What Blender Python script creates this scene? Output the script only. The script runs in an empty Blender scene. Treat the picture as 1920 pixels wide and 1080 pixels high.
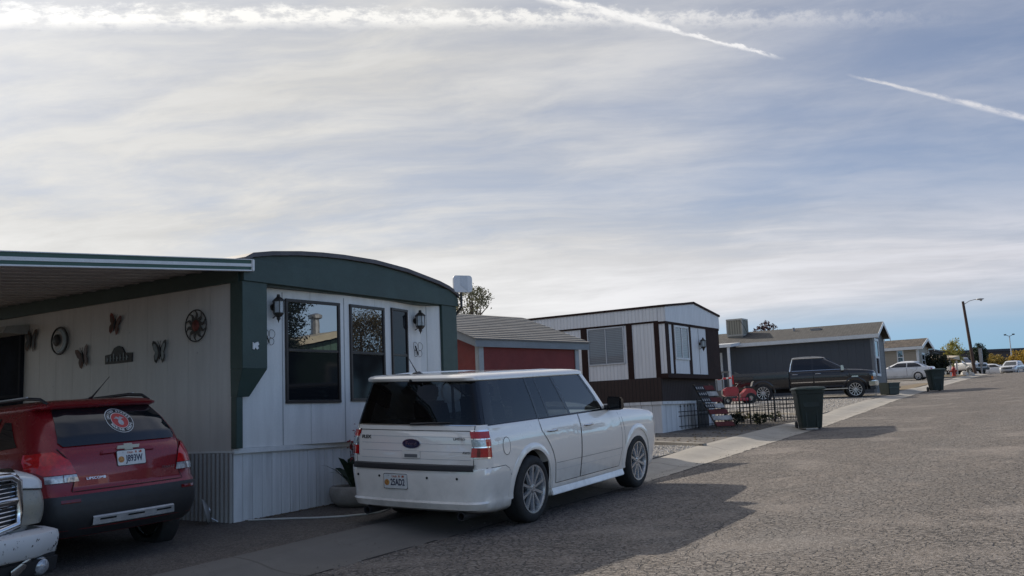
import bpy, bmesh, math, random
from mathutils import Vector, Matrix
R_=math.radians; PI=math.pi; sin=math.sin; cos=math.cos
random.seed(7)
SC=bpy.context.scene; COL=SC.collection
# ---------------------------------------------------------------- node helpers
class X:
    """tiny wrapper so shader maths can be written as expressions"""
    def __init__(s,nt,k): s.nt=nt; s.k=k
    def _m(s,op,o=None,o2=None,clamp=False):
        n=s.nt.nodes.new('ShaderNodeMath'); n.operation=op; n.use_clamp=clamp
        for i,v in enumerate((s,o,o2)):
            if v is None: continue
            if isinstance(v,X): s.nt.links.new(v.k,n.inputs[i])
            else: n.inputs[i].default_value=v
        return X(s.nt,n.outputs[0])
    def __add__(s,o): return s._m('ADD',o)
    __radd__=__add__
    def __mul__(s,o): return s._m('MULTIPLY',o)
    __rmul__=__mul__
    def __sub__(s,o): return s._m('SUBTRACT',o)
    def __rsub__(s,o): return (s*-1.0)+o
    def __truediv__(s,o): return s._m('DIVIDE',o)
    def pw(s,o): return s._m('POWER',o)
    def abs(s): return s._m('ABSOLUTE')
    def fract(s): return s._m('FRACT')
    def floor(s): return s._m('FLOOR')
    def gt(s,o): return s._m('GREATER_THAN',o)
    def lt(s,o): return s._m('LESS_THAN',o)
    def mn(s,o): return s._m('MINIMUM',o)
    def mx(s,o): return s._m('MAXIMUM',o)
    def cl(s): return s._m('ADD',0.0,clamp=True)
    def sm(s,a,b,c=0.,d=1.):
        n=s.nt.nodes.new('ShaderNodeMapRange'); n.interpolation_type='SMOOTHSTEP'
        s.nt.links.new(s.k,n.inputs[0])
        for i,v in enumerate((a,b,c,d)): n.inputs[i+1].default_value=v
        return X(s.nt,n.outputs[0])
def lk(nt,a,b): nt.links.new(a.k if isinstance(a,X) else a,b)
def sep(nt,v):
    n=nt.nodes.new('ShaderNodeSeparateXYZ'); lk(nt,v,n.inputs[0]); return [X(nt,o) for o in n.outputs]
def comb(nt,a,b,c):
    n=nt.nodes.new('ShaderNodeCombineXYZ')
    for i,v in enumerate((a,b,c)):
        if isinstance(v,X): lk(nt,v,n.inputs[i])
        else: n.inputs[i].default_value=v
    return n.outputs[0]
def noise(nt,v,scale,det=4,rough=.55,dist=0,out=0):
    n=nt.nodes.new('ShaderNodeTexNoise'); n.noise_dimensions='3D'
    if v is not None: lk(nt,v,n.inputs['Vector'])
    n.inputs['Scale'].default_value=scale; n.inputs['Detail'].default_value=det
    n.inputs['Roughness'].default_value=rough; n.inputs['Distortion'].default_value=dist
    return X(nt,n.outputs[out])
def voro(nt,v,scale,feature='F1',out='Distance',rnd=1.):
    n=nt.nodes.new('ShaderNodeTexVoronoi'); n.feature=feature
    lk(nt,v,n.inputs['Vector']); n.inputs['Scale'].default_value=scale; n.inputs['Randomness'].default_value=rnd
    return X(nt,n.outputs[out])
def mixc(nt,f,a,b,mode='MIX'):
    n=nt.nodes.new('ShaderNodeMix'); n.data_type='RGBA'; n.blend_type=mode; n.clamp_factor=True
    for s,v in ((n.inputs[0],f),(n.inputs[6],a),(n.inputs[7],b)):
        if isinstance(v,X): lk(nt,v,s)
        elif hasattr(v,'is_output'): nt.links.new(v,s)
        elif isinstance(v,(int,float)): s.default_value=v
        else: s.default_value=(*v,1)
    return X(nt,n.outputs[2])
def vmath(nt,op,a,b):
    n=nt.nodes.new('ShaderNodeVectorMath'); n.operation=op
    for i,v in enumerate((a,b)):
        if v is None: continue
        if isinstance(v,X) or hasattr(v,'is_output'): lk(nt,v,n.inputs[i])
        else: n.inputs[i].default_value=v
    return n
def dot(nt,a,b): return X(nt,vmath(nt,'DOT_PRODUCT',a,b).outputs['Value'])
def newmat(name):
    m=bpy.data.materials.new(name); m.use_nodes=True; nt=m.node_tree
    b=nt.nodes['Principled BSDF']; return m,nt,b
def objco(nt): return nt.nodes.new('ShaderNodeTexCoord').outputs['Object']
def bumpn(nt,b,h,st,dist=.01):
    n=nt.nodes.new('ShaderNodeBump'); n.inputs['Strength'].default_value=st; n.inputs['Distance'].default_value=dist
    lk(nt,h,n.inputs['Height']); nt.links.new(n.outputs[0],b.inputs['Normal'])
def mul(c,k): return tuple(min(1,max(0,x*k)) for x in c)
def M(name,col,rough=.6,metal=0,var=.10,scale=3,bump=0,bs=60,coat=0,spec=.5,col2=None,fine=.06,em=0,mask=(.35,.7)):
    m,nt,b=newmat(name); co=objco(nt)
    n=noise(nt,co,scale,5,.6)
    base=mixc(nt,n.sm(*mask),mul(col,1-var),col2 if col2 else mul(col,1+var))
    if fine:
        f=noise(nt,co,scale*23,3,.6)
        base=mixc(nt,f.sm(.3,.7),base,mixc(nt,1.0,base,(1-fine*2,)*3,'MULTIPLY'))
    lk(nt,base,b.inputs['Base Color'])
    b.inputs['Roughness'].default_value=rough; b.inputs['Metallic'].default_value=metal
    b.inputs['Coat Weight'].default_value=coat; b.inputs['Coat Roughness'].default_value=.04
    b.inputs['Specular IOR Level'].default_value=spec
    if rough>.15 and not metal:
        lk(nt,(noise(nt,co,scale*5,3,.6)*.2+(rough-.1)),b.inputs['Roughness'])
    if bump: bumpn(nt,b,noise(nt,co,bs,4,.6),bump,.01)
    if em:
        b.inputs['Emission Color'].default_value=(*col,1); b.inputs['Emission Strength'].default_value=em
    return m
def Msiding(name,col,period=.2,groove=.03,dark=.55,rough=.55,var=.06,horiz=False,streak=.10):
    """panel siding with grooves every period metres (upright, or lapped when horiz) and weather streaks"""
    m,nt,b=newmat(name); co=objco(nt); x,y,z=sep(nt,co)
    g=nt.nodes.new('ShaderNodeNewGeometry'); nx,ny,nz=sep(nt,g.outputs['True Normal'])
    f=nx.abs().gt(.6)
    a=z if horiz else x*(1.0-f)+y*f
    fr=(a*(1.0/period)).fract()
    gr=(fr-.5).abs().sm(.5-groove/period,.5-groove/period*.4)
    st=noise(nt,comb(nt,x*6.0,y*6.0,z*.7),1.0,5,.65)
    base=mixc(nt,st.sm(.35,.75),mul(col,1+var),mul(col,1-streak))
    n2=noise(nt,co,40,3); base=mixc(nt,n2.sm(.3,.7)*.25,base,mul(col,.85))
    base=mixc(nt,gr,base,mul(col,dark))
    lk(nt,base,b.inputs['Base Color']); b.inputs['Roughness'].default_value=rough
    if horiz: h=fr
    else: h=1.0-gr
    h=h+noise(nt,co,1.7,3,.5)*.9+noise(nt,co,7.,2,.5)*.12
    sp=voro(nt,comb(nt,x*2.2,y*2.2,z*3.1),1.0).sm(.045,.025); base=mixc(nt,sp*.45,base,mul(col,.35)); lk(nt,base,b.inputs['Base Color'])
    bumpn(nt,b,h,.6,.012)
    return m
def Mpaint(name,col,metal=0.,rough=.35,flake=.1,dust=.45,ior=1.62):
    m,nt,b=newmat(name); co=objco(nt)
    n=noise(nt,co,420,2,.5); d=noise(nt,co,2.2,5,.65)
    x,y,z=sep(nt,co)
    low=z.sm(.75,.15)*d.sm(.35,.75)                       # road dust low on the body
    base=mixc(nt,n.sm(.35,.65),mul(col,1-flake),mul(col,1+flake*.6))
    base=mixc(nt,low*dust,base,(.16,.145,.125))
    lk(nt,base,b.inputs['Base Color'])
    lk(nt,d*.16+(rough-.08)+low*.25,b.inputs['Roughness']); b.inputs['Metallic'].default_value=metal
    b.inputs['Coat Weight'].default_value=.9; b.inputs['Coat IOR'].default_value=ior
    lk(nt,d.sm(.4,.8)*.05+.02,b.inputs['Coat Roughness'])
    return m
def Mglass(name,tint,trans=.0,ior=1.5,rough=.015):
    """window glass: fresnel reflection over a tinted see-through (or dark) pane"""
    m=bpy.data.materials.new(name); m.use_nodes=True; nt=m.node_tree; nt.nodes.clear()
    out=nt.nodes.new('ShaderNodeOutputMaterial'); fr=nt.nodes.new('ShaderNodeFresnel'); fr.inputs[0].default_value=ior
    gl=nt.nodes.new('ShaderNodeBsdfGlossy'); gl.inputs['Roughness'].default_value=rough; gl.inputs[0].default_value=(.95,.97,1,1)
    df=nt.nodes.new('ShaderNodeBsdfDiffuse'); df.inputs[0].default_value=(*tint,1)
    co=objco(nt); bn=nt.nodes.new('ShaderNodeBump'); bn.inputs['Strength'].default_value=.05; bn.inputs['Distance'].default_value=.004
    lk(nt,noise(nt,co,3,2),bn.inputs['Height']); nt.links.new(bn.outputs[0],gl.inputs['Normal'])
    mx=nt.nodes.new('ShaderNodeMixShader'); nt.links.new(fr.outputs[0],mx.inputs[0])
    if trans>0:
        tr=nt.nodes.new('ShaderNodeBsdfTransparent'); tr.inputs[0].default_value=(trans*.93,trans,trans*.98,1)
        ad=nt.nodes.new('ShaderNodeMixShader'); ad.inputs[0].default_value=.9
        nt.links.new(df.outputs[0],ad.inputs[1]); nt.links.new(tr.outputs[0],ad.inputs[2]); base=ad.outputs[0]
    else: base=df.outputs[0]
    nt.links.new(base,mx.inputs[1]); nt.links.new(gl.outputs[0],mx.inputs[2]); nt.links.new(mx.outputs[0],out.inputs[0])
    return m
def Mleaf(name,c1,c2,tr=.35):
    m,nt,b=newmat(name); co=objco(nt)
    n=noise(nt,co,2.2,3); n2=noise(nt,co,31,2)
    base=mixc(nt,(n*.55+n2*.45).sm(.38,.64),c1,c2)
    lk(nt,base,b.inputs['Base Color']); b.inputs['Roughness'].default_value=.6; b.inputs['Specular IOR Level'].default_value=.25
    t=nt.nodes.new('ShaderNodeBsdfTranslucent'); lk(nt,base,t.inputs[0])
    mx=nt.nodes.new('ShaderNodeMixShader'); mx.inputs[0].default_value=tr
    out=nt.nodes['Material Output']; nt.links.new(b.outputs[0],mx.inputs[1]); nt.links.new(t.outputs[0],mx.inputs[2]); nt.links.new(mx.outputs[0],out.inputs[0])
    return m
# ---------------------------------------------------------------- mesh helpers
ORG={}
def root_of(o):
    while o.parent: o=o.parent
    return o
class MB:
    def __init__(s): s.v=[]; s.f=[]; s.mi=[]; s.cur=0; s.T=None
    def add(s,vs,fs):
        n=len(s.v)
        s.v+=[tuple(s.T@Vector(v)) if s.T is not None else tuple(v) for v in vs]
        s.f+=[tuple(i+n for i in f) for f in fs]; s.mi+=[s.cur]*len(fs); return s
    def box(s,x0,y0,z0,x1,y1,z1):
        x0,x1=min(x0,x1),max(x0,x1); y0,y1=min(y0,y1),max(y0,y1); z0,z1=min(z0,z1),max(z0,z1)
        return s.add([(x0,y0,z0),(x1,y0,z0),(x1,y1,z0),(x0,y1,z0),(x0,y0,z1),(x1,y0,z1),(x1,y1,z1),(x0,y1,z1)],
              [(0,3,2,1),(4,5,6,7),(0,1,5,4),(1,2,6,5),(2,3,7,6),(3,0,4,7)])
    def hexa(s,b,t): # bottom 4, top 4
        return s.add(list(b)+list(t),[(0,3,2,1),(4,5,6,7),(0,1,5,4),(1,2,6,5),(2,3,7,6),(3,0,4,7)])
    def prism(s,poly,fn,a,b):
        n=len(poly); vs=[fn(p,a) for p in poly]+[fn(p,b) for p in poly]
        return s.add(vs,[tuple(range(n))[::-1],tuple(range(n,2*n))]+[(i,(i+1)%n,n+(i+1)%n,n+i) for i in range(n)])
    def prism_z(s,poly,z0,z1): return s.prism(poly,lambda p,h:(p[0],p[1],h),z0,z1)
    def prism_y(s,poly,y0,y1): return s.prism(poly,lambda p,h:(p[0],h,p[1]),y0,y1)
    def prism_x(s,poly,x0,x1): return s.prism(poly,lambda p,h:(h,p[0],p[1]),x0,x1)
    def tube(s,pts,r,n=8,cap=True):
        pts=[Vector(p) for p in pts]; rs=r if isinstance(r,(list,tuple)) else [r]*len(pts)
        vs=[];fs=[];up=None
        for i,p in enumerate(pts):
            d=(pts[min(i+1,len(pts)-1)]-pts[max(i-1,0)]).normalized()
            if up is None: up=Vector((0,0,1)) if abs(d.z)<.9 else Vector((1,0,0))
            a=d.cross(up).normalized(); b=a.cross(d).normalized(); up=b
            for k in range(n):
                t=2*PI*k/n; vs.append(p+(a*cos(t)+b*sin(t))*rs[i])
        for i in range(len(pts)-1):
            for k in range(n): fs.append((i*n+k,i*n+(k+1)%n,(i+1)*n+(k+1)%n,(i+1)*n+k))
        if cap: fs+= [tuple(range(n))[::-1],tuple(range((len(pts)-1)*n,len(pts)*n))]
        return s.add(vs,fs)
    def lathe(s,prof,o=(0,0,0),ax='z',n=24,a0=0,a1=2*PI):
        full=abs(a1-a0-2*PI)<1e-6; m=n if full else n+1; vs=[];fs=[]
        for r,h in prof:
            for k in range(m):
                t=a0+(a1-a0)*k/n; c,q=r*cos(t),r*sin(t)
                p={'z':(c,q,h),'y':(c,h,q),'x':(h,c,q)}[ax]
                vs.append((p[0]+o[0],p[1]+o[1],p[2]+o[2]))
        for i in range(len(prof)-1):
            for k in range(n):
                k2=(k+1)%m; fs.append((i*m+k,i*m+k2,(i+1)*m+k2,(i+1)*m+k))
        return s.add(vs,fs)
    def grid(s,nx,ny,fn):
        vs=[fn(i/nx,j/ny) for j in range(ny+1) for i in range(nx+1)]
        return s.add(vs,[(j*(nx+1)+i,j*(nx+1)+i+1,(j+1)*(nx+1)+i+1,(j+1)*(nx+1)+i) for j in range(ny) for i in range(nx)])
    def patch(s,poly,fn,cuts=3):
        bm=bmesh.new(); bm.faces.new([bm.verts.new((p[0],p[1],0)) for p in poly])
        bmesh.ops.triangulate(bm,faces=bm.faces[:])
        if cuts:
            bmesh.ops.subdivide_edges(bm,edges=bm.edges[:],cuts=cuts,use_grid_fill=True)
        bm.verts.index_update()
        s.add([fn(v.co.x,v.co.y) for v in bm.verts],[tuple(v.index for v in f.verts) for f in bm.faces]); bm.free(); return s
    def ribbon(s,pts,fn,w):
        P=[Vector((p[0],p[1])) for p in pts]; Q=[]
        for i in range(len(P)-1):
            k=max(1,int((P[i+1]-P[i]).length/.06))
            Q+=[P[i].lerp(P[i+1],j/k) for j in range(k)]
        Q.append(P[-1]); vs=[]
        for i,p in enumerate(Q):
            d=(Q[min(i+1,len(Q)-1)]-Q[max(i-1,0)]).normalized(); n=Vector((-d.y,d.x))*w/2
            vs+=[fn(*(p+n)),fn(*(p-n))]
        return s.add(vs,[(2*i,2*i+1,2*i+3,2*i+2) for i in range(len(Q)-1)])
    def build(s,name,mat,parent=None,smooth=0,bevel=0,label=None,kind=None,fixn=True):
        me=bpy.data.meshes.new(name); v=s.v
        if parent is not None:
            o=ORG.get(root_of(parent).name)
            if o: v=[(a-o[0],b-o[1],c-o[2]) for a,b,c in v]
        me.from_pydata(v,[],s.f); mats=mat if isinstance(mat,(list,tuple)) else [mat]
        for q in mats: me.materials.append(q)
        if len(mats)>1: me.polygons.foreach_set('material_index',s.mi)
        if fixn or bevel:
            bm=bmesh.new(); bm.from_mesh(me)
            if fixn: bmesh.ops.recalc_face_normals(bm,faces=bm.faces[:])
            if bevel: bmesh.ops.bevel(bm,geom=[e for e in bm.edges if len(e.link_faces)==2 and e.calc_face_angle(0)>.5],offset=bevel,segments=2,affect='EDGES',clamp_overlap=True)
            bm.to_mesh(me); bm.free()
        if smooth:
            me.polygons.foreach_set('use_smooth',[True]*len(me.polygons))
            me.set_sharp_from_angle(angle=R_(smooth))
        ob=bpy.data.objects.new(name,me); COL.objects.link(ob)
        if parent is not None: ob.parent=parent
        if label: ob['label']=label
        if kind: ob['kind']=kind
        return ob
def tag(o,label,cat,group=None):
    o['label']=label; o['category']=cat
    if group: o['group']=group
    return o
def thing(name,label,cat,loc=(0,0,0),rotz=0,group=None,local=False,mat=None):
    o=bpy.data.objects.new(name,None); o.empty_display_size=.2; COL.objects.link(o)
    if mat is not None: o.matrix_world=mat
    else: o.location=loc; o.rotation_euler=(0,0,rotz)
    if not local: ORG[o.name]=tuple(loc)
    return tag(o,label,cat,group)
def copy_tree(o,parent=None):
    c=o.copy(); COL.objects.link(c); c.parent=parent
    for ch in list(o.children): copy_tree(ch,c)
    return c
def text(name,s,size,o,xd,yd,mat,parent,ext=.0012,sx=1.,bold=0.,space=1.):
    cu=bpy.data.curves.new('t','FONT'); cu.body=s; cu.size=size; cu.align_x='CENTER'; cu.align_y='CENTER'
    cu.extrude=ext; cu.offset=bold; cu.space_character=space; cu.resolution_u=3
    t=bpy.data.objects.new('t',cu); COL.objects.link(t)
    dg=bpy.context.evaluated_depsgraph_get(); dg.update()
    me=bpy.data.meshes.new_from_object(t.evaluated_get(dg)); bpy.data.objects.remove(t); bpy.data.curves.remove(cu)
    xd=Vector(xd).normalized(); yd=Vector(yd).normalized(); n=xd.cross(yd); o=Vector(o)
    og=ORG.get(root_of(parent).name)
    if og: o=o-Vector(og)
    for v in me.vertices: v.co=o+xd*v.co.x*sx+yd*v.co.y+n*v.co.z
    me.name=name; me.materials.clear(); me.materials.append(mat)
    ob=bpy.data.objects.new(name,me); COL.objects.link(ob); ob.parent=parent; return ob
def boolcut(ob,cutter_mb,mat):
    c=cutter_mb.build('c',mat)
    md=ob.modifiers.new('b','BOOLEAN'); md.object=c; md.operation='DIFFERENCE'; md.solver='EXACT'; md.material_mode='TRANSFER'
    dg=bpy.context.evaluated_depsgraph_get(); dg.update()
    me=bpy.data.meshes.new_from_object(ob.evaluated_get(dg)); old=ob.data; nm=old.name
    ob.modifiers.clear(); ob.data=me; bpy.data.meshes.remove(old); me.name=nm
    bpy.data.objects.remove(c)
def smooth(ob,ang):
    me=ob.data; me.polygons.foreach_set('use_smooth',[True]*len(me.polygons)); me.set_sharp_from_angle(angle=R_(ang))
# ---------------------------------------------------------------- ground shape
EDGE=[(-200,-2.5),(-30,-.75),(-5,-.55),(4,-.45),(7,-.28),(11,.0),(16,.28),(24,1.0),(32,1.8),(45,2.75),(66,4.1),(90,5.4),(130,8),(400,30)]
def lerp_tab(T,s):
    if s<=T[0][0]: return T[0][1]
    for (a,b),(c,d) in zip(T,T[1:]):
        if s<=c: return b+(d-b)*(s-a)/(c-a)
    return T[-1][1]
def edge(s): return lerp_tab(EDGE,s)
def zs(s):
    if s<80: return .038*s
    if s<104: q=(s-80)/24; return .038*80+24*(.038*q-.016*q*q)
    return .038*80+24*.022+(s-104)*.006
CT=[(-30,-.30),(-17.6,-.1),(-12,.05),(-9.55,-.02),(-9.5,-.045),(-4.8,.02),(-.0,-.045),(.25,-.04),(.5,-.01),(.75,.035),(1.0,.05),(5,.13),(300,.6)]
def gz(s,t): return zs(s)+lerp_tab(CT,t-edge(s))
# ---------------------------------------------------------------- setting materials
def asphalt(name,dark=1.,cracks=True):
    m,nt,b=newmat(name); co=objco(nt); x,y,z=sep(nt,co)
    wob=noise(nt,co,3.0,4,.6,0,1)
    wv=vmath(nt,'SCALE',wob.k,None); wv.inputs['Scale'].default_value=.16
    w=vmath(nt,'ADD',co,wv.outputs[0]).outputs[0]
    big=noise(nt,co,.35,4,.6); mid=noise(nt,co,2.2,5,.65); fine=noise(nt,co,42,4,.75); grit=voro(nt,co,95); gcol=sep(nt,voro(nt,co,58,'F1','Color'))[0]; gcol2=sep(nt,voro(nt,co,27,'F1','Color'))[1]
    base=mixc(nt,big.sm(.3,.7),mul((.152,.129,.108),dark),mul((.216,.180,.150),dark))
    base=mixc(nt,mid.sm(.35,.75)*.6,base,mul((.122,.112,.102),dark))
    # worn wheel tracks along the road and pale aggregate
    lane=((y+5.0).abs()-1.1).abs().sm(.9,.1)*mid.sm(.3,.6)
    base=mixc(nt,lane*.35,base,mul((.235,.215,.195),dark))
    base=mixc(nt,fine.sm(.45,.8)*.75,base,mul((.36,.325,.295),dark))
    base=mixc(nt,fine.sm(.5,.25)*.75,base,mul((.07,.064,.06),dark))
    base=mixc(nt,gcol.sm(.62,.98)*.55,base,mul((.34,.31,.28),dark)); base=mixc(nt,gcol.sm(.36,.0)*.6,base,mul((.075,.068,.062),dark)); base=mixc(nt,gcol2.sm(.80,1.0)*.30,base,mul((.30,.27,.245),dark)); base=mixc(nt,gcol2.sm(.18,.0)*.32,base,mul((.09,.08,.075),dark))
    h=fine*.5+grit*.5
    if cracks:
        patchy=noise(nt,co,.55,3,.55)
        ww=sep(nt,w); d1=voro(nt,comb(nt,ww[0]*1.35,ww[1]*.8,ww[2]),13.0,'DISTANCE_TO_EDGE')
        c1=d1.sm(.10,.02)*.85*patchy.sm(.33,.48)*mid.sm(.27,.45)
        d2=voro(nt,w,1.5,'DISTANCE_TO_EDGE'); c2=d2.sm(.012,.003)*patchy.sm(.4,.55)*.5
        # long cracks running along the lane joint
        lw=noise(nt,comb(nt,x*.5,y*.2,0.),1.0,5,.65); lc=(y+1.35+(lw-.5)*1.1).abs().sm(.012,.004)*mid.sm(.4,.55)
        lw2=noise(nt,comb(nt,x*.45+9.,y*.2,0.),1.0,5,.65); lc2=(y+3.3+(lw2-.5)*1.6).abs().sm(.012,.004)*mid.sm(.4,.55)
        cr=(c1.mx(c2).mx(lc.mx(lc2)*.9)).cl()
        base=mixc(nt,cr*.84,base,mul((.028,.025,.023),dark)); h=h-cr*2.2
    # patched and stained spots
    st=noise(nt,co,1.1,4,.7); base=mixc(nt,st.sm(.66,.74)*.4,base,mul((.06,.056,.053),dark))
    lk(nt,base,b.inputs['Base Color']); lk(nt,fine*.2+.72,b.inputs['Roughness']); b.inputs['Specular IOR Level'].default_value=.3
    bumpn(nt,b,h,.75,.014); return m
def concrete(name,col,joint=None):
    m,nt,b=newmat(name); co=objco(nt); x,y,z=sep(nt,co)
    n=noise(nt,co,1.3,6,.65); f=noise(nt,co,60,3,.7); st=noise(nt,comb(nt,x*.6,y*3.,z),1.,5,.65)
    base=mixc(nt,n.sm(.3,.7),mul(col,.85),mul(col,1.1)); base=mixc(nt,f.sm(.45,.8)*.4,base,mul(col,.6))
    base=mixc(nt,st.sm(.5,.72)*.45,base,mul(col,.5))
    if joint: base=mixc(nt,(x+n*3.0).sm(6.3,3.4)*.75,base,(.070,.066,.063))      # concrete darker along the driveway run, edge broken by noise
    h=f*.5
    if joint:
        fr=(x*(1/joint)).fract(); j=(fr-.5).abs().sm(.493,.4975)
        base=mixc(nt,j*.75,base,mul(col,.25)); h=h-j*2
        cw=noise(nt,co,1.4,5,.7); ck=(cw-.5).abs().sm(.006,.001)*n.sm(.5,.6); base=mixc(nt,ck*.8,base,mul(col,.22))
    lk(nt,base,b.inputs['Base Color']); b.inputs['Roughness'].default_value=.85; bumpn(nt,b,h,.4,.008); return m
def gravel(name,c1,c2,c3,scale=26,dirt=.4):
    m,nt,b=newmat(name); co=objco(nt)
    v=nt.nodes.new('ShaderNodeTexVoronoi'); lk(nt,co,v.inputs['Vector']); v.inputs['Scale'].default_value=scale
    s=sep(nt,v.outputs['Color']); base=mixc(nt,s[0],c1,c2); base=mixc(nt,s[1].sm(.75,.9),base,c3)
    n=noise(nt,co,.9,5,.65); base=mixc(nt,n.sm(.42,.7)*dirt,base,mul(c1,.75))
    f=noise(nt,co,90,3,.6); base=mixc(nt,f.sm(.35,.7)*.3,base,mul(c1,.6))
    d=X(nt,v.outputs['Distance']); base=mixc(nt,d.sm(.35,.75)*.7,base,mul(c1,.35))
    lk(nt,base,b.inputs['Base Color']); b.inputs['Roughness'].default_value=.9; bumpn(nt,b,1.0-d,.9,.02); return m
m_road=asphalt('road_asphalt',.95)
m_drive=asphalt('driveway_asphalt',.55,False)
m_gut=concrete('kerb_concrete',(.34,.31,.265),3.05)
m_pad=concrete('pad_concrete',(.30,.285,.265),2.4)
m_dirt=gravel('dry_dirt',(.17,.145,.12),(.24,.20,.165),(.30,.27,.23),11,.5)
m_gravel=gravel('pale_gravel',(.20,.185,.165),(.36,.335,.30),(.48,.45,.41),30,.35)
m_gravel2=gravel('driveway_gravel',(.22,.195,.165),(.33,.30,.26),(.44,.41,.37),24,.45)
m_soil=gravel('garden_soil',(.045,.038,.032),(.09,.075,.06),(.13,.11,.09),18,.5)
m_drygrass=M('dry_grass_mat',(.38,.28,.16),.9,var=.3,scale=2.2,bump=.9,bs=22,col2=(.20,.15,.085),fine=.3)
def struct(name,mb,mat,sm=60):
    o=mb.build(name,mat,None,smooth=sm); o['kind']='structure'; return o
def frange(a,b,n): return [a+(b-a)*i/n for i in range(n+1)]
def sheet(name,S,Tf,nt_,mat,off):
    """strip conforming to the ground between the lateral offsets returned by Tf(s)"""
    mb=MB(); n=len(S)
    def fn(i,j):
        s=S[round(i*(n-1))]; a,b=Tf(s); t=a+(b-a)*j; return (s,t,gz(s,t)+off)
    mb.grid(n-1,nt_,fn); return struct(name,mb,mat)
# terrain: one sheet to the horizon, dropped under the road
SS=frange(-220,-40,9)+frange(-36,110,74)[0:]+frange(116,260,18)+frange(300,900,6)
def terr():
    mb=MB(); D=[-500,-200,-90,-50,-30,-24,-18.5,-17.7,-17.3,-9.6,-6,-3,.05,.45,.93,1.0,1.6,2.5,4,6,9,13,18,26,40,80,200,600]
    def fn(i,j):
        s=SS[round(i*(len(SS)-1))]; d=D[round(j*(len(D)-1))]; t=edge(s)+d
        low=-.05 if -9.7<d<.99 else (-.006 if d>-17.5 and d<-9 else 0)
        z=zs(s)+lerp_tab(CT,d)+low
        if abs(t)>90 or s>250: z=min(z,zs(s)+.6)
        return (s,t,z)
    mb.grid(len(SS)-1,len(D)-1,fn); return struct('ground',mb,m_dirt)
terr()
S1=frange(-120,-20,12)+frange(-18,112,130)+frange(116,200,14)
sheet('road',S1,lambda s:(edge(s)-9.5,edge(s)),30,m_road,0)
def gutter(name,sgn):
    mb=MB(); prof=[(-.02,-.047),(.12,-.05),(.28,-.042),(.45,-.02),(.62,.012),(.76,.037),(.9,.05),(1.0,.052),(1.005,-.05)]
    def fn(i,j):
        s=S1[round(i*(len(S1)-1))]; d,z=prof[round(j*(len(prof)-1))]
        dip=.35+.65*min(1,max(0,abs(((s+3)%15.3)-7.6)/2.2-.9))     # flattened at each driveway
        z=z if z<0 else z*dip+.012
        t=edge(s)+d if sgn>0 else edge(s)-9.5-d
        return (s,t,zs(s)+z+.003)
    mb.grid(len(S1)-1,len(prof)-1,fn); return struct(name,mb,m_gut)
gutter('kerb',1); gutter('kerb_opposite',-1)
def seam():
    mb=MB(); n=420; rnd=random.Random(21); pts=[]
    for i in range(n+1):
        s=-14+80*i/n; w=.012+.022*rnd.random()*rnd.random(); c=edge(s)-.012+.02*math.sin(s*2.1)*rnd.random(); pts+=[(s,c-w,gz(s,c-w)+.0045),(s,c+w,zs(s)-.0425)]
    mb.add(pts,[(2*i,2*i+1,2*i+3,2*i+2) for i in range(n) if rnd.random()>.12]); return struct('road_edge_seam',mb,M('seam_tar',(.035,.032,.03),.9,var=.3))
seam()
E1=lambda k:(lambda s:(edge(s)+1.01,k))
sheet('asphalt_driveway',frange(-14,4.2,20),lambda s:(edge(s)+1.0,9.5),10,m_drive,.006)
sheet('gravel_patch',frange(4.2,9.4,14),lambda s:(edge(s)+1.0,6.5+(0)),14,m_gravel,.008)
sheet('dirt_yard',frange(9.55,13.9,8),lambda s:(edge(s)+1.0,9),10,M('yard_dirt',(.135,.12,.105),.9,var=.2,scale=1.4,bump=.6,bs=40,fine=.15),.006)
sheet('garden_bed',frange(13.9,18.3,10),lambda s:(edge(s)+1.0,3.2),8,m_soil,.010)
sheet('gravel_driveway',frange(18.3,41,24),lambda s:(edge(s)+1.0,14),14,m_gravel2,.006)
sheet('concrete_pad',frange(25.2,37.5,12),lambda s:(6.4+(s-30)*.10,11.5),6,m_pad,.012)
sheet('dry_lawn',frange(44,57,20),lambda s:(edge(s)+1.0,5.4),8,m_drygrass,.01)
sheet('gravel_driveway_far',frange(57.3,72,14),lambda s:(edge(s)+1.2,11),8,m_gravel2,.006)
sheet('dry_verge',frange(74,97,16),lambda s:(edge(s)+1.0,edge(s)+4.5),6,M('verge_mat',(.33,.26,.15),.9,var=.25,scale=1.2,bump=.7,bs=20,fine=.2),.01)
sheet('cross_street',frange(100,108,4),lambda s:(edge(s)+1,60),20,m_road,.004)
# concrete edging strip between the lots
def curbstone(label,pts,w=.14,h=.07):
    mb=MB()
    for (s0,t0),(s1,t1) in zip(pts,pts[1:]):
        n=max(1,int(math.hypot(s1-s0,t1-t0)/.9)); dx,dy=s1-s0,t1-t0; L=math.hypot(dx,dy); nx,ny=-dy/L*w/2,dx/L*w/2
        for i in range(n):
            a,b=i/n,(i+1)/n-.012
            p=[(s0+dx*a,t0+dy*a),(s0+dx*b,t0+dy*b)]
            q=[(p[0][0]+nx,p[0][1]+ny),(p[0][0]-nx,p[0][1]-ny),(p[1][0]-nx,p[1][1]-ny),(p[1][0]+nx,p[1][1]+ny)]
            j=random.uniform(-.008,.008)
            mb.hexa([(a_,b_,gz(a_,b_)-.05) for a_,b_ in q],[(a_,b_,gz(a_,b_)+h+j) for a_,b_ in q])
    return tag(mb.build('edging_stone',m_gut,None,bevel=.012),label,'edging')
curbstone('pale concrete edging along the gravel strip beside the white wagon',[(9.2,.75),(9.75,2.3),(10.6,4.6)])
curbstone('thin pale concrete edging across the gravel near the tall bin',[(20.6,2.2),(21.6,3.6),(23.2,6.0)])
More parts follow.
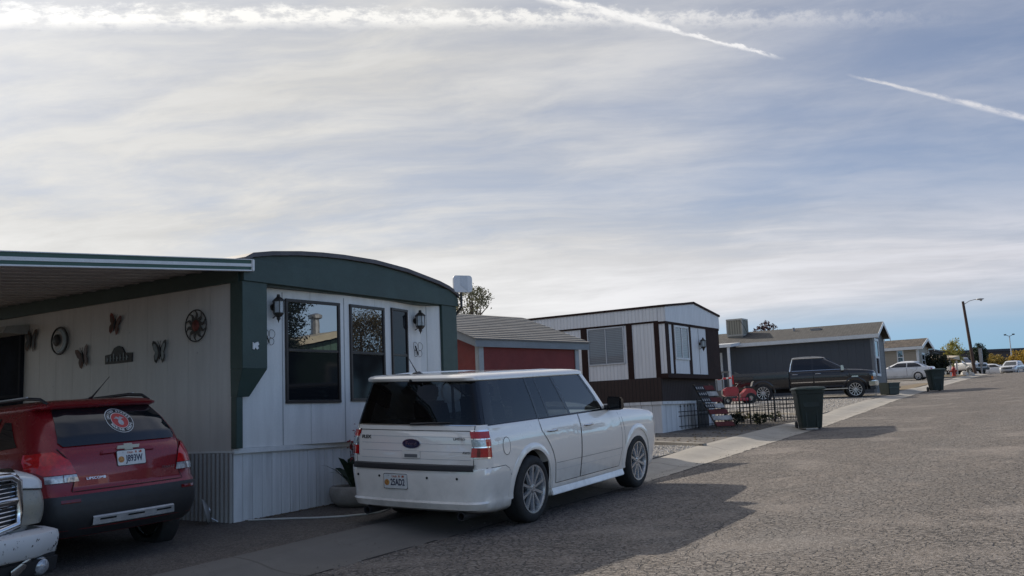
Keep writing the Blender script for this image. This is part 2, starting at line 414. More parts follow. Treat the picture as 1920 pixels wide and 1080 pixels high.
curbstone('low pale edging beside the dark pickup front wheel',[(36.9,3.6),(37.8,6.2)],.2,.05)
# ---------------------------------------------------------------- common materials
m_white=Msiding('white_siding',(.66,.65,.63),1.22,.010,.8,.5)
m_whitefine=Msiding('white_ribbed_siding',(.68,.675,.67),.10,.014,.86,.5)
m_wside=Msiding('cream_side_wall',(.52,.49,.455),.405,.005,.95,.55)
m_trimw=M('white_trim',(.66,.66,.65),.45,var=.05,scale=4)
m_green=M('dark_green_trim',(.030,.056,.048),.5,var=.12,scale=2.2,fine=.08)
m_roofdark=M('roof_edge_metal',(.075,.066,.07),.5,var=.2,scale=4)
m_black=M('black_frame',(.012,.011,.011),.45,var=.15)
m_bronze=M('bronze_frame',(.028,.02,.017),.4,var=.15)
m_glass=Mglass('house_glass',(.014,.016,.020),0,2.9,.008)
m_glassdim=Mglass('screened_glass',(.010,.011,.013),0,1.28,.05)
m_brown=Msiding('brown_siding',(.036,.020,.016),.10,.016,.55,.8)
m_browntrim=M('brown_trim',(.034,.018,.015),.75,var=.15,spec=.15)
m_metal=M('galvanised_metal',(.46,.47,.48),.42,.6,var=.15,scale=5)
m_soffit=M('carport_soffit',(.50,.47,.45),.55,.0,var=.08,scale=2)
def P(o,name,mb,mat,**k): return mb.build(name,mat,o,**k)
def PS(o,name,mb,mat,**k):
    """one part per separate piece of the mesh"""
    par=list(range(len(mb.v)))
    def fd(i):
        while par[i]!=i: par[i]=par[par[i]]; i=par[i]
        return i
    for f in mb.f:
        a=fd(f[0])
        for q in f[1:]: par[fd(q)]=a
    grp={}
    for fi,f in enumerate(mb.f): grp.setdefault(fd(f[0]),[]).append(fi)
    out=[]
    for fl in grp.values():
        ids=sorted({i for fi in fl for i in mb.f[fi]}); mp={v:i for i,v in enumerate(ids)}
        q=MB(); q.v=[mb.v[i] for i in ids]; q.f=[tuple(mp[i] for i in mb.f[fi]) for fi in fl]; q.mi=[0]*len(q.f)
        out.append(q.build(name,mat,o,**k))
    return out[0]
class Wall:
    """local frame on a wall: u along, n outward, z up (world coordinates)"""
    def __init__(s,a,b):
        s.a=Vector((a[0],a[1],0)); d=Vector((b[0]-a[0],b[1]-a[1],0)); s.L=d.length; s.u=d.normalized(); s.n=Vector((s.u.y,-s.u.x,0))
    def mat(s):
        m=Matrix.Identity(4)
        for i in range(3): m[i][0]=s.u[i]; m[i][1]=s.n[i]; m[i][2]=(0,0,1)[i]; m[i][3]=s.a[i]
        return m
    def mb(s): q=MB(); q.T=s.mat(); return q
def window(o,W,u0,u1,z0,z1,frame,glass,fw=.04,mull=(),rail=None,glass2=None,out=.03,name='window'):
    f=W.mb()
    f.box(u0,-.02,z0,u1,out,z0+fw); f.box(u0,-.02,z1-fw,u1,out,z1)
    f.box(u0,-.02,z0+fw,u0+fw,out-.002,z1-fw); f.box(u1-fw,-.02,z0+fw,u1,out-.002,z1-fw)
    for q in mull: f.box(q-fw*.4,-.02,z0+fw,q+fw*.4,out-.004,z1-fw)
    if rail is not None: f.box(u0+fw,-.02,rail-fw*.4,u1-fw,out-.006,rail+fw*.4)
    fr=P(o,name,f,frame,bevel=.003)
    e=.003
    if glass2 is not None and rail is not None:
        P(fr,'pane',W.mb().box(u0+fw+e,-.012,rail+fw*.4+e,u1-fw-e,out*.35,z1-fw-e),glass)
        P(fr,'screen',W.mb().box(u0+fw+e,-.012,z0+fw+e,u1-fw-e,out*.30,rail-fw*.4-e),glass2)
    else: P(fr,'pane',W.mb().box(u0+fw+e,-.012,z0+fw+e,u1-fw-e,out*.35,z1-fw-e),glass)
    return fr
def lantern(o,c,d,mat,gl,k=1.):
    """hexagonal coach lamp on a wall; c centre, d outward dir"""
    c=Vector(c); d=Vector(d)
    m=MB(); q=c+d*.11*k
    m.lathe([(.0,.17*k),(.02*k,.165*k),(.028*k,.13*k),(.05*k,.115*k),(.085*k,.085*k),(.088*k,.07*k),(.07*k,.07*k)],q,'z',6)
    m.lathe([(.066*k,-.085*k),(.075*k,-.1*k),(.05*k,-.13*k),(.025*k,-.15*k),(.03*k,-.17*k),(.012*k,-.19*k),(0,-.23*k)],q,'z',6)
    for i in range(6):
        a=PI/3*i; p=q+Vector((cos(a),sin(a),0))*.074*k
        m.tube([p+Vector((0,0,-.09*k)),p+Vector((0,0,.075*k))],.006*k,5)
    m.tube([c+Vector((0,0,-.15*k)),c+d*.06*k+Vector((0,0,-.12*k)),q+Vector((0,0,-.16*k))],.008*k,6)
    m.lathe([(0,0),(.05*k,0),(.05*k,.015*k),(0,.02*k)],(0,0,0),'z',12) if False else None
    m.tube([c-d*.005,c+d*.02],.045*k,10); m.tube([c+d*.02,c+d*.05],.02*k,8)
    l=P(o,'wall_lantern',m,mat,smooth=35)
    P(l,'lamp_glass',MB().lathe([(.0,-.088*k),(.064*k,-.085*k),(.068*k,.068*k),(0,.07*k)],q,'z',6),gl)
    return l
m_lampglass=M('lantern_glass',(.42,.44,.45),.12,var=.15,scale=20)
m_lampmetal=M('lantern_metal',(.045,.038,.032),.5,.3,var=.2,scale=30)
# ---------------------------------------------------------------- green trimmed mobile home (nearest)
G=thing('mobile_home','white mobile home with dark green trim, arched roof and triple front window','mobile home',(-1.45,2.3,.03))
FY=2.08
plan=[(-1.45,2.3),(-.9,2.3),(.44,2.18),(1.33,2.2),(1.95,2.3),(2.13,2.3),(2.38,2.13),(2.72,2.13),(2.72,18),(-1.45,18)]
wl=MB(); wl.prism_z(plan,.895,2.86); P(G,'wall',wl,m_white)
# left flank facing the carport carries the creamier panelling: its own sheet 4 mm proud
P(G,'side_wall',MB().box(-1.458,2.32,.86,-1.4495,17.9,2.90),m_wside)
sk=MB(); sk.box(-1.40,2.33,-.25,2.68,17.9,.83)
sk.prism_z([(-1.44,2.305)]+[(x,2.305-(.006 if i%2 else 0)) for i,x in enumerate(frange(-1.44,2.70,58))][1:]+[(2.70,2.34),(-1.44,2.34)],-.25,.832)
P(G,'skirting',sk,Msiding('skirting_sheet',(.60,.60,.60),.152,.014,.9,.5,streak=.22))
cs=MB()
def cor(i,j):
    y=2.31+i*4.8; return (-1.47+.014*sin(y*2*PI/.076),y,-.2+j*1.045)
cs.grid(620,1,cor); P(G,'corrugated_skirting',cs,M('corrugated_sheet',(.36,.345,.33),.5,.15,var=.15,scale=2,col2=(.28,.26,.24)),smooth=60)
b=MB(); b.box(-1.47,2.262,.833,2.74,2.299,.893); b.box(-1.475,2.262,.845,-1.459,17.9,.87); PS(G,'belt_trim',b,m_trimw,bevel=.004)
rp=[(-1.49,3.14),(-1.37,3.205),(-1.07,3.26),(-.58,3.32),(-.19,3.35),(.21,3.368),(.85,3.372),(1.55,3.325),(2.31,3.215),(2.55,3.16),(2.74,3.09),(2.79,3.05)]
fa=MB(); fa.prism_y([(-1.49,2.88)]+[(x,z-.045) for x,z in rp]+[(2.79,2.88)],FY,FY+.05); P(G,'gable_board',fa,m_green)
fb=MB(); fb.prism_y([(-1.495,2.875),(-1.495,3.09),(-1.37,3.15),(2.55,3.12),(2.70,3.06),(2.795,3.0),(2.795,2.875)],FY-.022,FY-.002); P(G,'fascia',fb,m_green,bevel=.003)
rf=MB()
for i in range(len(rp)-1):
    (x0,z0),(x1,z1)=rp[i],rp[i+1]
    rf.hexa([(x0,FY-.05,z0-.04),(x1,FY-.05,z1-.04),(x1,18.1,z1-.04),(x0,18.1,z0-.04)],[(x0,FY-.05,z0+.015),(x1,FY-.05,z1+.015),(x1,18.1,z1+.015),(x0,18.1,z0+.015)])
P(G,'roof',rf,m_roofdark)
so=MB(); so.box(-1.44,FY+.052,2.862,2.76,2.34,2.88); so.box(-1.49,2.3,2.9,2.76,18,3.06); P(G,'soffit',so,m_green)
bm_=MB(); bm_.box(-1.51,2.14,2.87,-1.462,17.9,3.02); P(G,'eave_beam',bm_,m_green)
pl=MB(); pl.box(-1.497,FY+.003,1.83,-1.11,2.299,2.874)
pl.hexa([(-1.49,2.19,1.50),(-1.30,2.19,1.50),(-1.30,2.298,1.50),(-1.49,2.298,1.50)],[(-1.497,FY+.003,1.829),(-1.11,FY+.003,1.829),(-1.11,2.298,1.829),(-1.497,2.298,1.829)])
pl.box(-1.487,2.2,.894,-1.39,2.298,1.499); P(G,'pillar',pl,m_green,bevel=.004)
p2=MB(); p2.box(2.40,FY+.003,1.83,2.775,2.128,2.874); p2.hexa([(2.5,2.1,1.5),(2.74,2.1,1.5),(2.74,2.128,1.5),(2.5,2.128,1.5)],[(2.40,FY+.003,1.829),(2.775,FY+.003,1.829),(2.775,2.128,1.829),(2.40,2.128,1.829)])
p2.box(2.722,2.1,.895,2.74,2.6,2.87); P(G,'pillar',p2,m_green,bevel=.004)
W1=Wall((-.9,2.3),(.44,2.18)); W2=Wall((.44,2.18),(1.33,2.2)); W3=Wall((1.33,2.2),(1.95,2.3))
window(G,W1,.26,1.17,1.415,2.745,m_bronze,m_glass,.038,rail=2.09,glass2=m_glassdim)
window(G,W2,.003,.735,1.43,2.745,m_bronze,m_glass,.038,rail=2.09,glass2=m_glassdim)
window(G,W3,.003,.455,1.43,2.765,m_bronze,m_glassdim,.035,rail=2.09,glass2=m_glassdim)
mb=MB(); 
for W,u in ((W1,.222),(W1,1.255)): mb.T=W.mat(); mb.box(u-.006,-.005,.9,u+.006,.004,2.82)
PS(G,'panel_seam',mb,M('seam',(.33,.33,.33),.5))
lantern(G,(-.83,2.285,2.62),(0,-1,0),m_lampmetal,m_lampglass,.92)
lantern(G,(2.0,2.29,2.62),(0,-1,0),m_lampmetal,m_lampglass,.92)
# dark entry beyond the cream panels
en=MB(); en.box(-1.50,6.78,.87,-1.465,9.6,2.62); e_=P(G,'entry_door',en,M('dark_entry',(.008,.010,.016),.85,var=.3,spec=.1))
fr=MB(); fr.box(-1.52,6.74,.87,-1.462,6.79,2.62); fr.box(-1.52,7.7,.87,-1.501,7.76,2.62); fr.box(-1.52,6.79,1.7,-1.501,9.6,1.74); P(e_,'door_frame',fr,M('entry_frame',(.02,.021,.026),.8,spec=.1))
av=MB(); av.hexa([(-1.85,6.62,2.60),(-1.465,6.62,2.60),(-1.465,9.6,2.60),(-1.85,9.6,2.60)],[(-1.80,6.62,2.70),(-1.465,6.62,2.74),(-1.465,9.6,2.74),(-1.80,9.6,2.70)]); P(G,'door_hood',av,M('door_hood_mat',(.34,.33,.31),.6))
# ---------------------------------------------------------------- carport
cp=thing('carport','green and white edged flat carport roof beside the green trimmed home','carport',(-1.6,2.0,2.9))
def cz(x): return 3.115-.0885*(-1.43-x)
xs0,xs1=-8.2,-1.43
def slab(mb,y0,y1,za,zb,x0=xs0,x1=xs1):
    mb.hexa([(x0,y0,cz(x0)+za),(x1,y0,cz(x1)+za),(x1,y1,cz(x1)+za),(x0,y1,cz(x0)+za)],[(x0,y0,cz(x0)+zb),(x1,y0,cz(x1)+zb),(x1,y1,cz(x1)+zb),(x0,y1,cz(x0)+zb)])
mb=MB(); slab(mb,2.06,9.6,-.045,-.02); 
for i in range(24):
    y=2.2+i*.31; slab(mb,y,y+.05,-.058,-.046)
P(cp,'roof_deck',mb,m_soffit)
mb=MB(); slab(mb,2.005,2.058,-.115,.002); P(cp,'edge_channel',mb,M('carport_green',(.030,.085,.058),.45,var=.1))
mb=MB(); slab(mb,1.996,2.004,-.078,-.042); slab(mb,1.990,2.060,-.132,-.1165); slab(mb,1.99,2.06,.003,.012); PS(cp,'white_stripe',mb,m_trimw)
mb=MB(); mb.box(-1.428,1.985,2.985,-1.385,2.062,3.128); P(cp,'end_cap',mb,m_trimw,bevel=.008)
mb=MB()
for y in (2.06,9.5): mb.box(-8.0,y,gz(-8,y)-.05,-7.9,y+.1,cz(-8)-.08)
for y in (2.08,): pass
PS(cp,'support_post',mb,m_trimw)
# ---------------------------------------------------------------- antenna on the green home
AX,AY,AZ=2.80,1.97,3.22
an=thing('roof_antenna','white flat rounded panel antenna on a pole at the roof corner','antenna',(AX,AY,AZ-.6))
mb=MB(); mb.tube([(2.795,2.2,AZ-.55),(AX+.04,AY+.06,AZ-.35),(AX+.04,AY+.06,AZ-.05)],.022,8); P(an,'mast',mb,m_black)
def rrect(w,h,r,n=6):
    o=[]
    for cx,cy,a in ((w/2-r,h/2-r,0),(-w/2+r,h/2-r,90),(-w/2+r,-h/2+r,180),(w/2-r,-h/2+r,270)):
        for k in range(n+1): t=R_(a+90*k/n); o.append((cx+r*cos(t),cy+r*sin(t)))
    return o
mb=MB(); ca=Matrix.Translation((AX,AY,AZ))@Matrix.Rotation(R_(-35),4,'Z'); mb.T=ca
mb.prism_y(rrect(.31,.265,.05),-.03,.02); pa=P(an,'panel',mb,M('antenna_white',(.62,.63,.65),.4,var=.04),bevel=.006)
mb=MB(); mb.T=ca; mb.prism_y([(-.045,.128),(.075,.128),(.075,-.12),(-.045,-.02)],-.034,-.0305); P(pa,'label_plate',mb,M('antenna_grey',(.50,.52,.55),.4))
# ---------------------------------------------------------------- ornaments on the cream side wall (x=-1.458, facing -x)
SX=-1.462
def orn(name,label,cat,y,z): return thing(name,label,cat,(SX,y,z),0,None)
m_iron=M('aged_iron',(.03,.026,.024),.55,.3,var=.25,scale=20)
m_rust=M('rust_red',(.16,.035,.025),.6,.2,var=.3,scale=14)
m_copper=M('brown_copper',(.10,.05,.03),.55,.3,var=.3,scale=16)
m_steel=M('pale_steel',(.17,.18,.18),.45,.4,var=.2,scale=16)
def yz(c,pts): return [(c[0]+p[0],c[1]+p[1]) for p in pts]
o=orn('sun_ornament','round metal sun ornament with red centre on the cream side wall','wall ornament',2.93,2.405)
ring=[(SX-.03,2.93+.195*cos(t),2.405+.195*sin(t)) for t in frange(0,2*PI,40)]
P(o,'ring',MB().tube(ring,.008,6,False),m_iron,smooth=60)
mb=MB()
for k in range(10):
    a=2*PI*k/10; pts=[]
    for q in range(9):
        r=.06+.125*q/8; w=.028*(1-q/8.5)+.004; aa=a+.35*sin(q/8*PI)*1.0+.25*q/8
        pts.append((r,aa,w))
    L=[(r*cos(t+w/r),r*sin(t+w/r)) for r,t,w in pts]+[(r*cos(t-w/r),r*sin(t-w/r)) for r,t,w in pts[::-1]]
    mb.prism_x(yz((2.93,2.405),L),SX-.034,SX-.028)
PS(o,'ray',mb,M('sun_ray_metal',(.05,.045,.042),.5,.4,var=.3,scale=30))
mb=MB(); mb.lathe([(0,-.055),(.03,-.052),(.06,-.042),(.075,-.03),(.075,-.026)],(SX,2.93,2.405),'x',20); mb.tube([(SX+.01,2.93,2.405),(SX-.03,2.93,2.405)],.01); P(o,'centre_disc',mb,m_rust,smooth=50)
o=orn('moon_ornament','round metal ornament with crescent and dark disc, leftmost ring on side wall','wall ornament',5.82,2.44)
ring=[(SX-.03,5.82+.19*cos(t),2.44+.185*sin(t)) for t in frange(0,2*PI,40)]
P(o,'ring',MB().tube(ring,.012,6,False),m_iron,smooth=60)
cr=[(.168*cos(R_(t)),.165*sin(R_(t))) for t in range(-100,101,10)]+[(-.055+.145*cos(R_(t)),.145*sin(R_(t))) for t in range(95,-96,-10)]
P(o,'crescent',MB().prism_x([(5.82-a,2.44+b_) for a,b_ in cr],SX-.036,SX-.028),m_steel)
mb=MB(); mb.lathe([(0,-.05),(.04,-.047),(.075,-.035),(.085,-.026)],(SX,5.90,2.455),'x',18); mb.tube([(SX+.01,5.9,2.455),(SX-.03,5.9,2.455)],.012); P(o,'disc',mb,m_iron,smooth=50)
def butterfly(label,y,z,k,rot,m1,m2,body):
    o=orn('butterfly_ornament',label,'butterfly',y,z)
    wing=[(.012,.0),(.03,.07),(.075,.125),(.115,.135),(.125,.10),(.10,.03),(.075,.0),(.095,-.04),(.085,-.10),(.055,-.125),(.03,-.09),(.012,-.03)]
    for sg in (1,-1):
        def T(p,s=1.): 
            a,b_=(.06+(p[0]-.06)*s)*sg*k,(p[1]*s+(0 if s==1 else .002))*k; c,q=cos(rot),sin(rot); return (y+a*c-b_*q,z+a*q+b_*c)
        tilt=.12*k
        w_=MB(); pts=[T(p) for p in wing]
        w_.prism(pts,lambda p,h:(SX-.012-abs((p[0]-y))*.10+h,p[0],p[1]),0,-.004); wg=P(o,'wing',w_,m1)
        w2=MB(); pts=[T(p,.72) for p in wing]
        w2.prism(pts,lambda p,h:(SX-.012-abs((p[0]-y))*.10+h,p[0],p[1]),-.0045,-.007); P(wg,'wing_inlay',w2,m2)
    c,q=cos(rot),sin(rot); B=MB(); B.tube([(SX-.02,y-t*q*k,z+t*c*k) for t in (-.08,-.04,0,.05,.075)],[.004*k,.011*k,.014*k,.012*k,.005*k],8)
    for sg in (1,-1): B.tube([(SX-.02,y-.07*q*k,z+.07*c*k),(SX-.025,y+sg*.03*k-.12*q*k,z+.13*c*k)],.0025*k,5)
    B.tube([(SX+.006,y,z),(SX-.02,y,z)],.006); P(o,'body',B,body,smooth=50); return o
butterfly('small rusty orange butterfly ornament high on the cream side wall',4.58,2.56,1.05,.25,m_rust,m_copper,m_iron)
butterfly('brown metal butterfly ornament left of the name plaque',5.28,2.17,1.12,-.25,m_copper,M('brown_inlay',(.075,.035,.03),.5,.3,var=.3,scale=20),m_iron)
butterfly('pale grey butterfly ornament right of the name plaque',3.64,2.13,1.12,0,m_iron,m_steel,m_iron)
butterfly('dark brown ornament at the far end of the side wall by the entry',6.55,2.50,1.25,.1,m_copper,m_iron,m_iron)
o=orn('wall_plaque','dark arched wall plaque with raised relief among the butterflies','plaque',4.51,2.13)
P(o,'board',MB().prism_x([(4.21,2.045),(4.79,2.045),(4.79,2.165),(4.66,2.175),(4.60,2.25),(4.51,2.275),(4.42,2.25),(4.36,2.175),(4.21,2.165)],SX+.003,SX-.016),m_iron,bevel=.004)
mb=MB()
for k in range(7): 
    y=4.73-k*.07; mb.box(SX-.024,y-.008,2.075,SX-.017,y+.008,2.075+.06+.02*((k*7)%3)); mb.box(SX-.023,y-.026,2.105,SX-.0175,y+.008,2.117)
P(o,'relief',mb,m_steel)
# small front ornaments
o=thing('bird_ornament','tiny white cut out ornament on the green pillar','wall ornament',(-1.3,2.08,2.1))
P(o,'figure',MB().prism_y([(-1.345,2.06),(-1.345,2.145),(-1.32,2.125),(-1.30,2.14),(-1.265,2.15),(-1.25,2.12),(-1.27,2.10),(-1.255,2.075),(-1.28,2.055),(-1.31,2.08),(-1.325,2.055)],2.083,2.07),m_trimw)
m_wire=M('ornament_wire',(.10,.085,.06),.5,.4,var=.2,scale=20)
def wirefly(label,x,z,k,y):
    o=thing('wire_butterfly',label,'wall ornament',(x,y,z)); mb=MB()
    for sg in (1,-1):
        for (a,b_,r) in ((.06,.06,.055),(.05,-.05,.045)):
            mb.tube([(x+sg*k*(a+r*cos(t)),y-.02-.02*abs(cos(t)),z+k*(b_+r*1.2*sin(t))) for t in frange(0,2*PI,14)],.003,5,False)
    w_=P(o,'wing',mb,m_wire)
    mb=MB(); mb.tube([(x-.03*k,y-.012,z+.07*k),(x+.02*k,y-.02,z-.07*k)],.009*k,7); mb.tube([(x,y+.02,z),(x,y-.015,z)],.005); P(o,'body',mb,m_iron); return o
wirefly('wire butterfly ornament under the left lantern on the front wall',-.92,2.23,.85,2.298)
wirefly('wire butterfly ornament below the right lantern near the wagon aerial',2.02,2.18,.95,2.298)
# ---------------------------------------------------------------- red shed
cg=gz(5,3.2); sh=thing('storage_shed','red wooden storage shed with grey trim and shingled gable roof','shed',(4.65,3.0,cg),R_(-12.5),local=True)
h=2.545-cg; D_=3.6; L_=2.63
m_redf=M('shed_red_board',(.165,.026,.024),.75,var=.12,scale=2,bump=.25,bs=30,fine=.1)
m_greytrim=M('shed_grey_trim',(.19,.215,.235),.6,var=.08)
rz=h+.66
P(sh,'wall',MB().prism_x([(0.02,-.1),(D_-.02,-.1),(D_-.02,h-.06),(D_/2,rz-.09),(.02,h-.06)],.02,L_-.02),m_redf)
t=MB(); t.box(-.006,-.004,-.1,.11,.019,h-.15); t.box(L_-.10,-.004,-.1,L_+.006,.019,h-.15); t.box(-.006,.0195,-.1,.0195,.10,h-.12); t.box(L_-.0195,.0195,-.1,L_+.006,.1,h-.12)
PS(sh,'corner_trim',t,M('shed_trim_pale',(.30,.325,.34),.6,var=.08),bevel=.004)
t=MB(); t.box(-.13,-.06,h-.16,L_+.25,-.03,h-.02); 
for x in (-.13,L_+.22):
    t.prism_x([(-.03,h-.15),(-.03,h-.01),(D_/2,rz-.01),(D_/2,rz-.15)],x,x+.03); t.prism_x([(D_+.05,h-.15),(D_+.05,h-.03),(D_/2+.002,rz-.01),(D_/2+.002,rz-.15)],x,x+.03)
PS(sh,'fascia_board',t,m_greytrim)
def Mshingle(name,c1,c2,row=.13):
    m,nt,b=newmat(name); co=objco(nt); x,y,z=sep(nt,co)
    rowi=(y*(1/row)).floor(); fr=(y*(1/row)).fract()
    tab=comb(nt,(x*3.2+rowi*.37).floor()*1.7,rowi*3.1,0.0); n=noise(nt,tab,1.3,1)
    f=noise(nt,co,70,3,.7); base=mixc(nt,n.sm(.3,.7),c1,c2); base=mixc(nt,f.sm(.4,.75)*.4,base,mul(c2,1.25))
    base=mixc(nt,fr.sm(.16,.02)*.7,base,mul(c1,.35)); base=mixc(nt,noise(nt,co,1.1,5,.65).sm(.45,.75)*.35,base,mul(c1,.6)); v=((x*3.2+rowi*.37).fract()-.5).abs().sm(.47,.495); base=mixc(nt,v*.4,base,mul(c1,.5))
    lk(nt,base,b.inputs['Base Color']); b.inputs['Roughness'].default_value=.9; bumpn(nt,b,fr*-1.0+f*.2,.9,.02); return m
m_sh1=Mshingle('grey_shingle',(.112,.110,.107),(.155,.151,.146),.115)
t=MB(); k=.055; sl=(rz-h)/(D_/2)
for sg in (0,1):
    y0,y1=(-.09,D_/2) if not sg else (D_+.09,D_/2)
    z0=h-.09*sl
    n=14
    for i in range(n):
        a,b_=i/n,(i+1)/n; ya,yb=y0+(y1-y0)*a,y0+(y1-y0)*b_; za,zb=z0+(rz-z0)*a,z0+(rz-z0)*b_
        t.hexa([(-.16,ya,za-.0),(L_+.28,ya,za),(L_+.28,yb,zb),(-.16,yb,zb)],[(-.16,ya,za+.024),(L_+.28,ya,za+.024),(L_+.28,yb,zb+.012),(-.16,yb,zb+.012)])
P(sh,'roof',t,m_sh1)
m_blind=Msiding('window_blind',(.20,.225,.25),.045,.012,.7,.12,horiz=True,streak=.05); m_blind.node_tree.nodes['Principled BSDF'].inputs['Coat Weight'].default_value=.8
# ---------------------------------------------------------------- white and brown mobile home
H=thing('mobile_home','white mobile home with dark brown strips, bands and boxed front bay','mobile home',(12.92,3.3,.55))
x0,x1=12.92,16.5; zb=.3
w_=MB(); w_.box(x0,3.3,1.36,x1,18,3.70); P(H,'wall',w_,m_whitefine)
b=MB(); b.box(x0-.012,3.29,1.38,x1+.012,18,1.97); P(H,'lower_band',b,m_brown)
b=MB(); b.box(x0+.03,3.36,zb-.2,x1-.03,17.9,1.36); b.box(x0-.004,3.302,1.30,x1,18,1.379); P(H,'skirting',b,Msiding('white_skirting',(.66,.655,.65),.305,.014,.6,.5,streak=.2))
# boxed bay on the end
by=3.12
w_=MB(); w_.box(x0-.004,by,2.0,x1+.004,3.298,3.34); P(H,'front_bay',w_,m_whitefine)
b=MB(); b.box(x0-.03,by-.03,1.95,x1+.03,3.289,2.06); b.box(x0-.028,by-.026,3.30,x1+.028,3.289,3.375); PS(H,'bay_beam',b,m_browntrim)
fz=[(x0-.03,3.36),(x0-.03,3.72),(14.75,3.93),(x1+.03,3.69),(x1+.03,3.36)]
b=MB(); b.prism_y(fz,by-.04,3.28); P(H,'gable_board',b,m_whitefine)
b=MB(); b.box(x0-.035,3.285,3.385,x0-.005,18,3.72); P(H,'side_fascia',b,m_whitefine)
b=MB(); b.box(x0-.022,3.292,3.34,x0-.004,18,3.384); P(H,'fascia_underline',b,m_browntrim)
b=MB()
for (xa,za),(xb,zb_) in zip(fz[1:4],fz[2:4]):
    b.hexa([(xa-.03,by-.07,za),(xb+.03,by-.07,zb_),(xb+.03,18.1,zb_),(xa-.03,18.1,za)],[(xa-.03,by-.07,za+.055),(xb+.03,by-.07,zb_+.055),(xb+.03,18.1,zb_+.055),(xa-.03,18.1,za+.055)])
P(H,'roof',b,m_browntrim)
b=MB()
for ya,yb in ((3.285,3.42),(4.03,4.19),(5.34,5.52),(7.4,7.56),(9.4,9.56)): b.box(x0-.016,ya,1.97,x0-.002,yb,3.34)
PS(H,'upright_strip',b,m_browntrim)
WS=Wall((x0-.002,18),(x0-.002,3.3)); f_=lambda y:18-y
window(H,WS,f_(5.32),f_(4.26),2.37,3.33,M('window_white_frame',(.52,.53,.54),.4),m_blind,.03,mull=(f_(4.79),),out=.035)
E=Wall((x0,by),(x1,by))
st=MB(); st.T=E.mat()
for a,c in ((-.005,.20),(.40,.50),(1.43,1.60),(2.66,3.585)): st.box(a,.0005,2.06,c,.014,3.30)
PS(H,'upright_strip',st,m_browntrim)
window(H,E,.52,1.42,2.42,3.29,m_trimw,m_blind,.05,mull=(.97,),out=.03)
st=MB(); st.T=E.mat(); st.box(2.115,.001,2.07,2.135,.006,3.3); P(H,'panel_seam',st,M('seam2',(.3,.3,.3),.5))
lantern(H,(15.1,by-.002,2.88),(0,-1,0),m_lampmetal,m_lampglass,.95)
# ---------------------------------------------------------------- grey house
K=thing('mobile_home','dark grey mobile home with shingled gable roof and white eaves behind the dark pickup','mobile home',(40.7,4.42,1.6),R_(4.7))
gx0,gx1,gy0=40.7,44.6,4.42; ez=4.55; rzz=5.22
m_greysid=Msiding('grey_siding',(.060,.066,.076),.405,.010,.9,.6,streak=.05)
m_greyend=Msiding('grey_end_siding',(.10,.108,.118),.18,.012,.75,.6,horiz=True)
P(K,'wall',MB().prism_y([(gx0,1.2),(gx1,1.2),(gx1,ez),((gx0+gx1)/2,rzz-.1),(gx0,ez)],gy0,18),m_greysid)
P(K,'end_wall',MB().prism_y([(gx0+.01,1.2),(gx1-.01,1.2),(gx1-.01,ez-.02),((gx0+gx1)/2,rzz-.12),(gx0+.01,ez-.02)],gy0-.012,gy0-.002),m_greyend)
ov=.30; sl=(rzz-ez)/((gx1-gx0)/2); m_sh2=Mshingle('tan_shingle',(.044,.042,.040),(.066,.063,.059)); xm=(gx0+gx1)/2
t=MB()
for xa in (gx0-ov,gx1+ov):
    za=ez-ov*sl+.03; t.hexa([(xa,gy0-.35,za),(xm,gy0-.35,rzz),(xm,18.2,rzz),(xa,18.2,za)],[(xa,gy0-.35,za+.04),(xm,gy0-.35,rzz+.04),(xm,18.2,rzz+.04),(xa,18.2,za+.04)])
P(K,'roof',t,m_sh2)
t=MB(); za=ez-ov*sl+.03; t.box(gx0-ov-.03,gy0-.36,za-.15,gx0-ov,11.2,za+.035); t.box(gx0-ov,gy0-.35,za-.155,gx0-.002,11.2,za-.13)
for xa in (gx0-ov,gx1+ov): t.hexa([(xa,gy0-.37,za-.14),(xm,gy0-.37,rzz-.14),(xm,gy0-.352,rzz-.14),(xa,gy0-.352,za-.14)],[(xa,gy0-.37,za+.045),(xm,gy0-.37,rzz+.045),(xm,gy0-.352,rzz+.045),(xa,gy0-.352,za+.045)])
P(K,'eave_trim',t,m_trimw)
EW=Wall((gx0,gy0-.013),(gx1,gy0-.013)); window(K,EW,.35,1.75,2.45,4.35,m_trimw,m_glass,.13,rail=3.4,out=.05)
b=MB(); b.box(gx0-.02,gy0-.035,1.2,gx0+.1,gy0-.0125,ez-.02); b.box(gx1-.1,gy0-.035,1.2,gx1+.02,gy0-.0125,ez-.02); b.box(gx0-.022,gy0-.035,1.2,gx0-.002,gy0+.1,ez-.03); PS(K,'corner_trim',b,M('corner_grey',(.17,.18,.19),.6))
# porch on its left end
t=MB(); t.hexa([(gx0-2.0,11.0,ez-.30),(gx0,11.0,ez-.12),(gx0,15,ez-.12),(gx0-2.0,15,ez-.30)],[(gx0-2.0,11.0,ez-.14),(gx0,11.0,ez+.04),(gx0,15,ez+.04),(gx0-2.0,15,ez-.14)]); P(K,'porch_roof',t,m_trimw)
t=MB(); t.box(gx0-1.95,11.1,1.3,gx0-1.83,11.22,ez-.29); P(K,'porch_post',t,m_trimw)
t=MB(); t.box(gx0-.035,12.05,2.1,gx0-.004,12.95,4.1); d=P(K,'door',t,m_trimw); P(d,'handle',MB().box(gx0-.08,12.12,3.0,gx0-.036,12.2,3.1),m_black)
t=MB(); t.box(gx0-2.0,11.1,1.6,gx0-.005,15,2.05)
for i in range(4): t.box(gx0-1.3,11.1-.28*(i+1),1.5,gx0-.1,11.098-.28*i,2.0-.14*i)
P(K,'porch_deck',t,M('porch_wood',(.14,.13,.115),.8,var=.2))
t=MB()
for i in range(12): t.box(gx0-1.98,11.25+i*.3,2.05,gx0-1.93,11.3+i*.3,2.95)
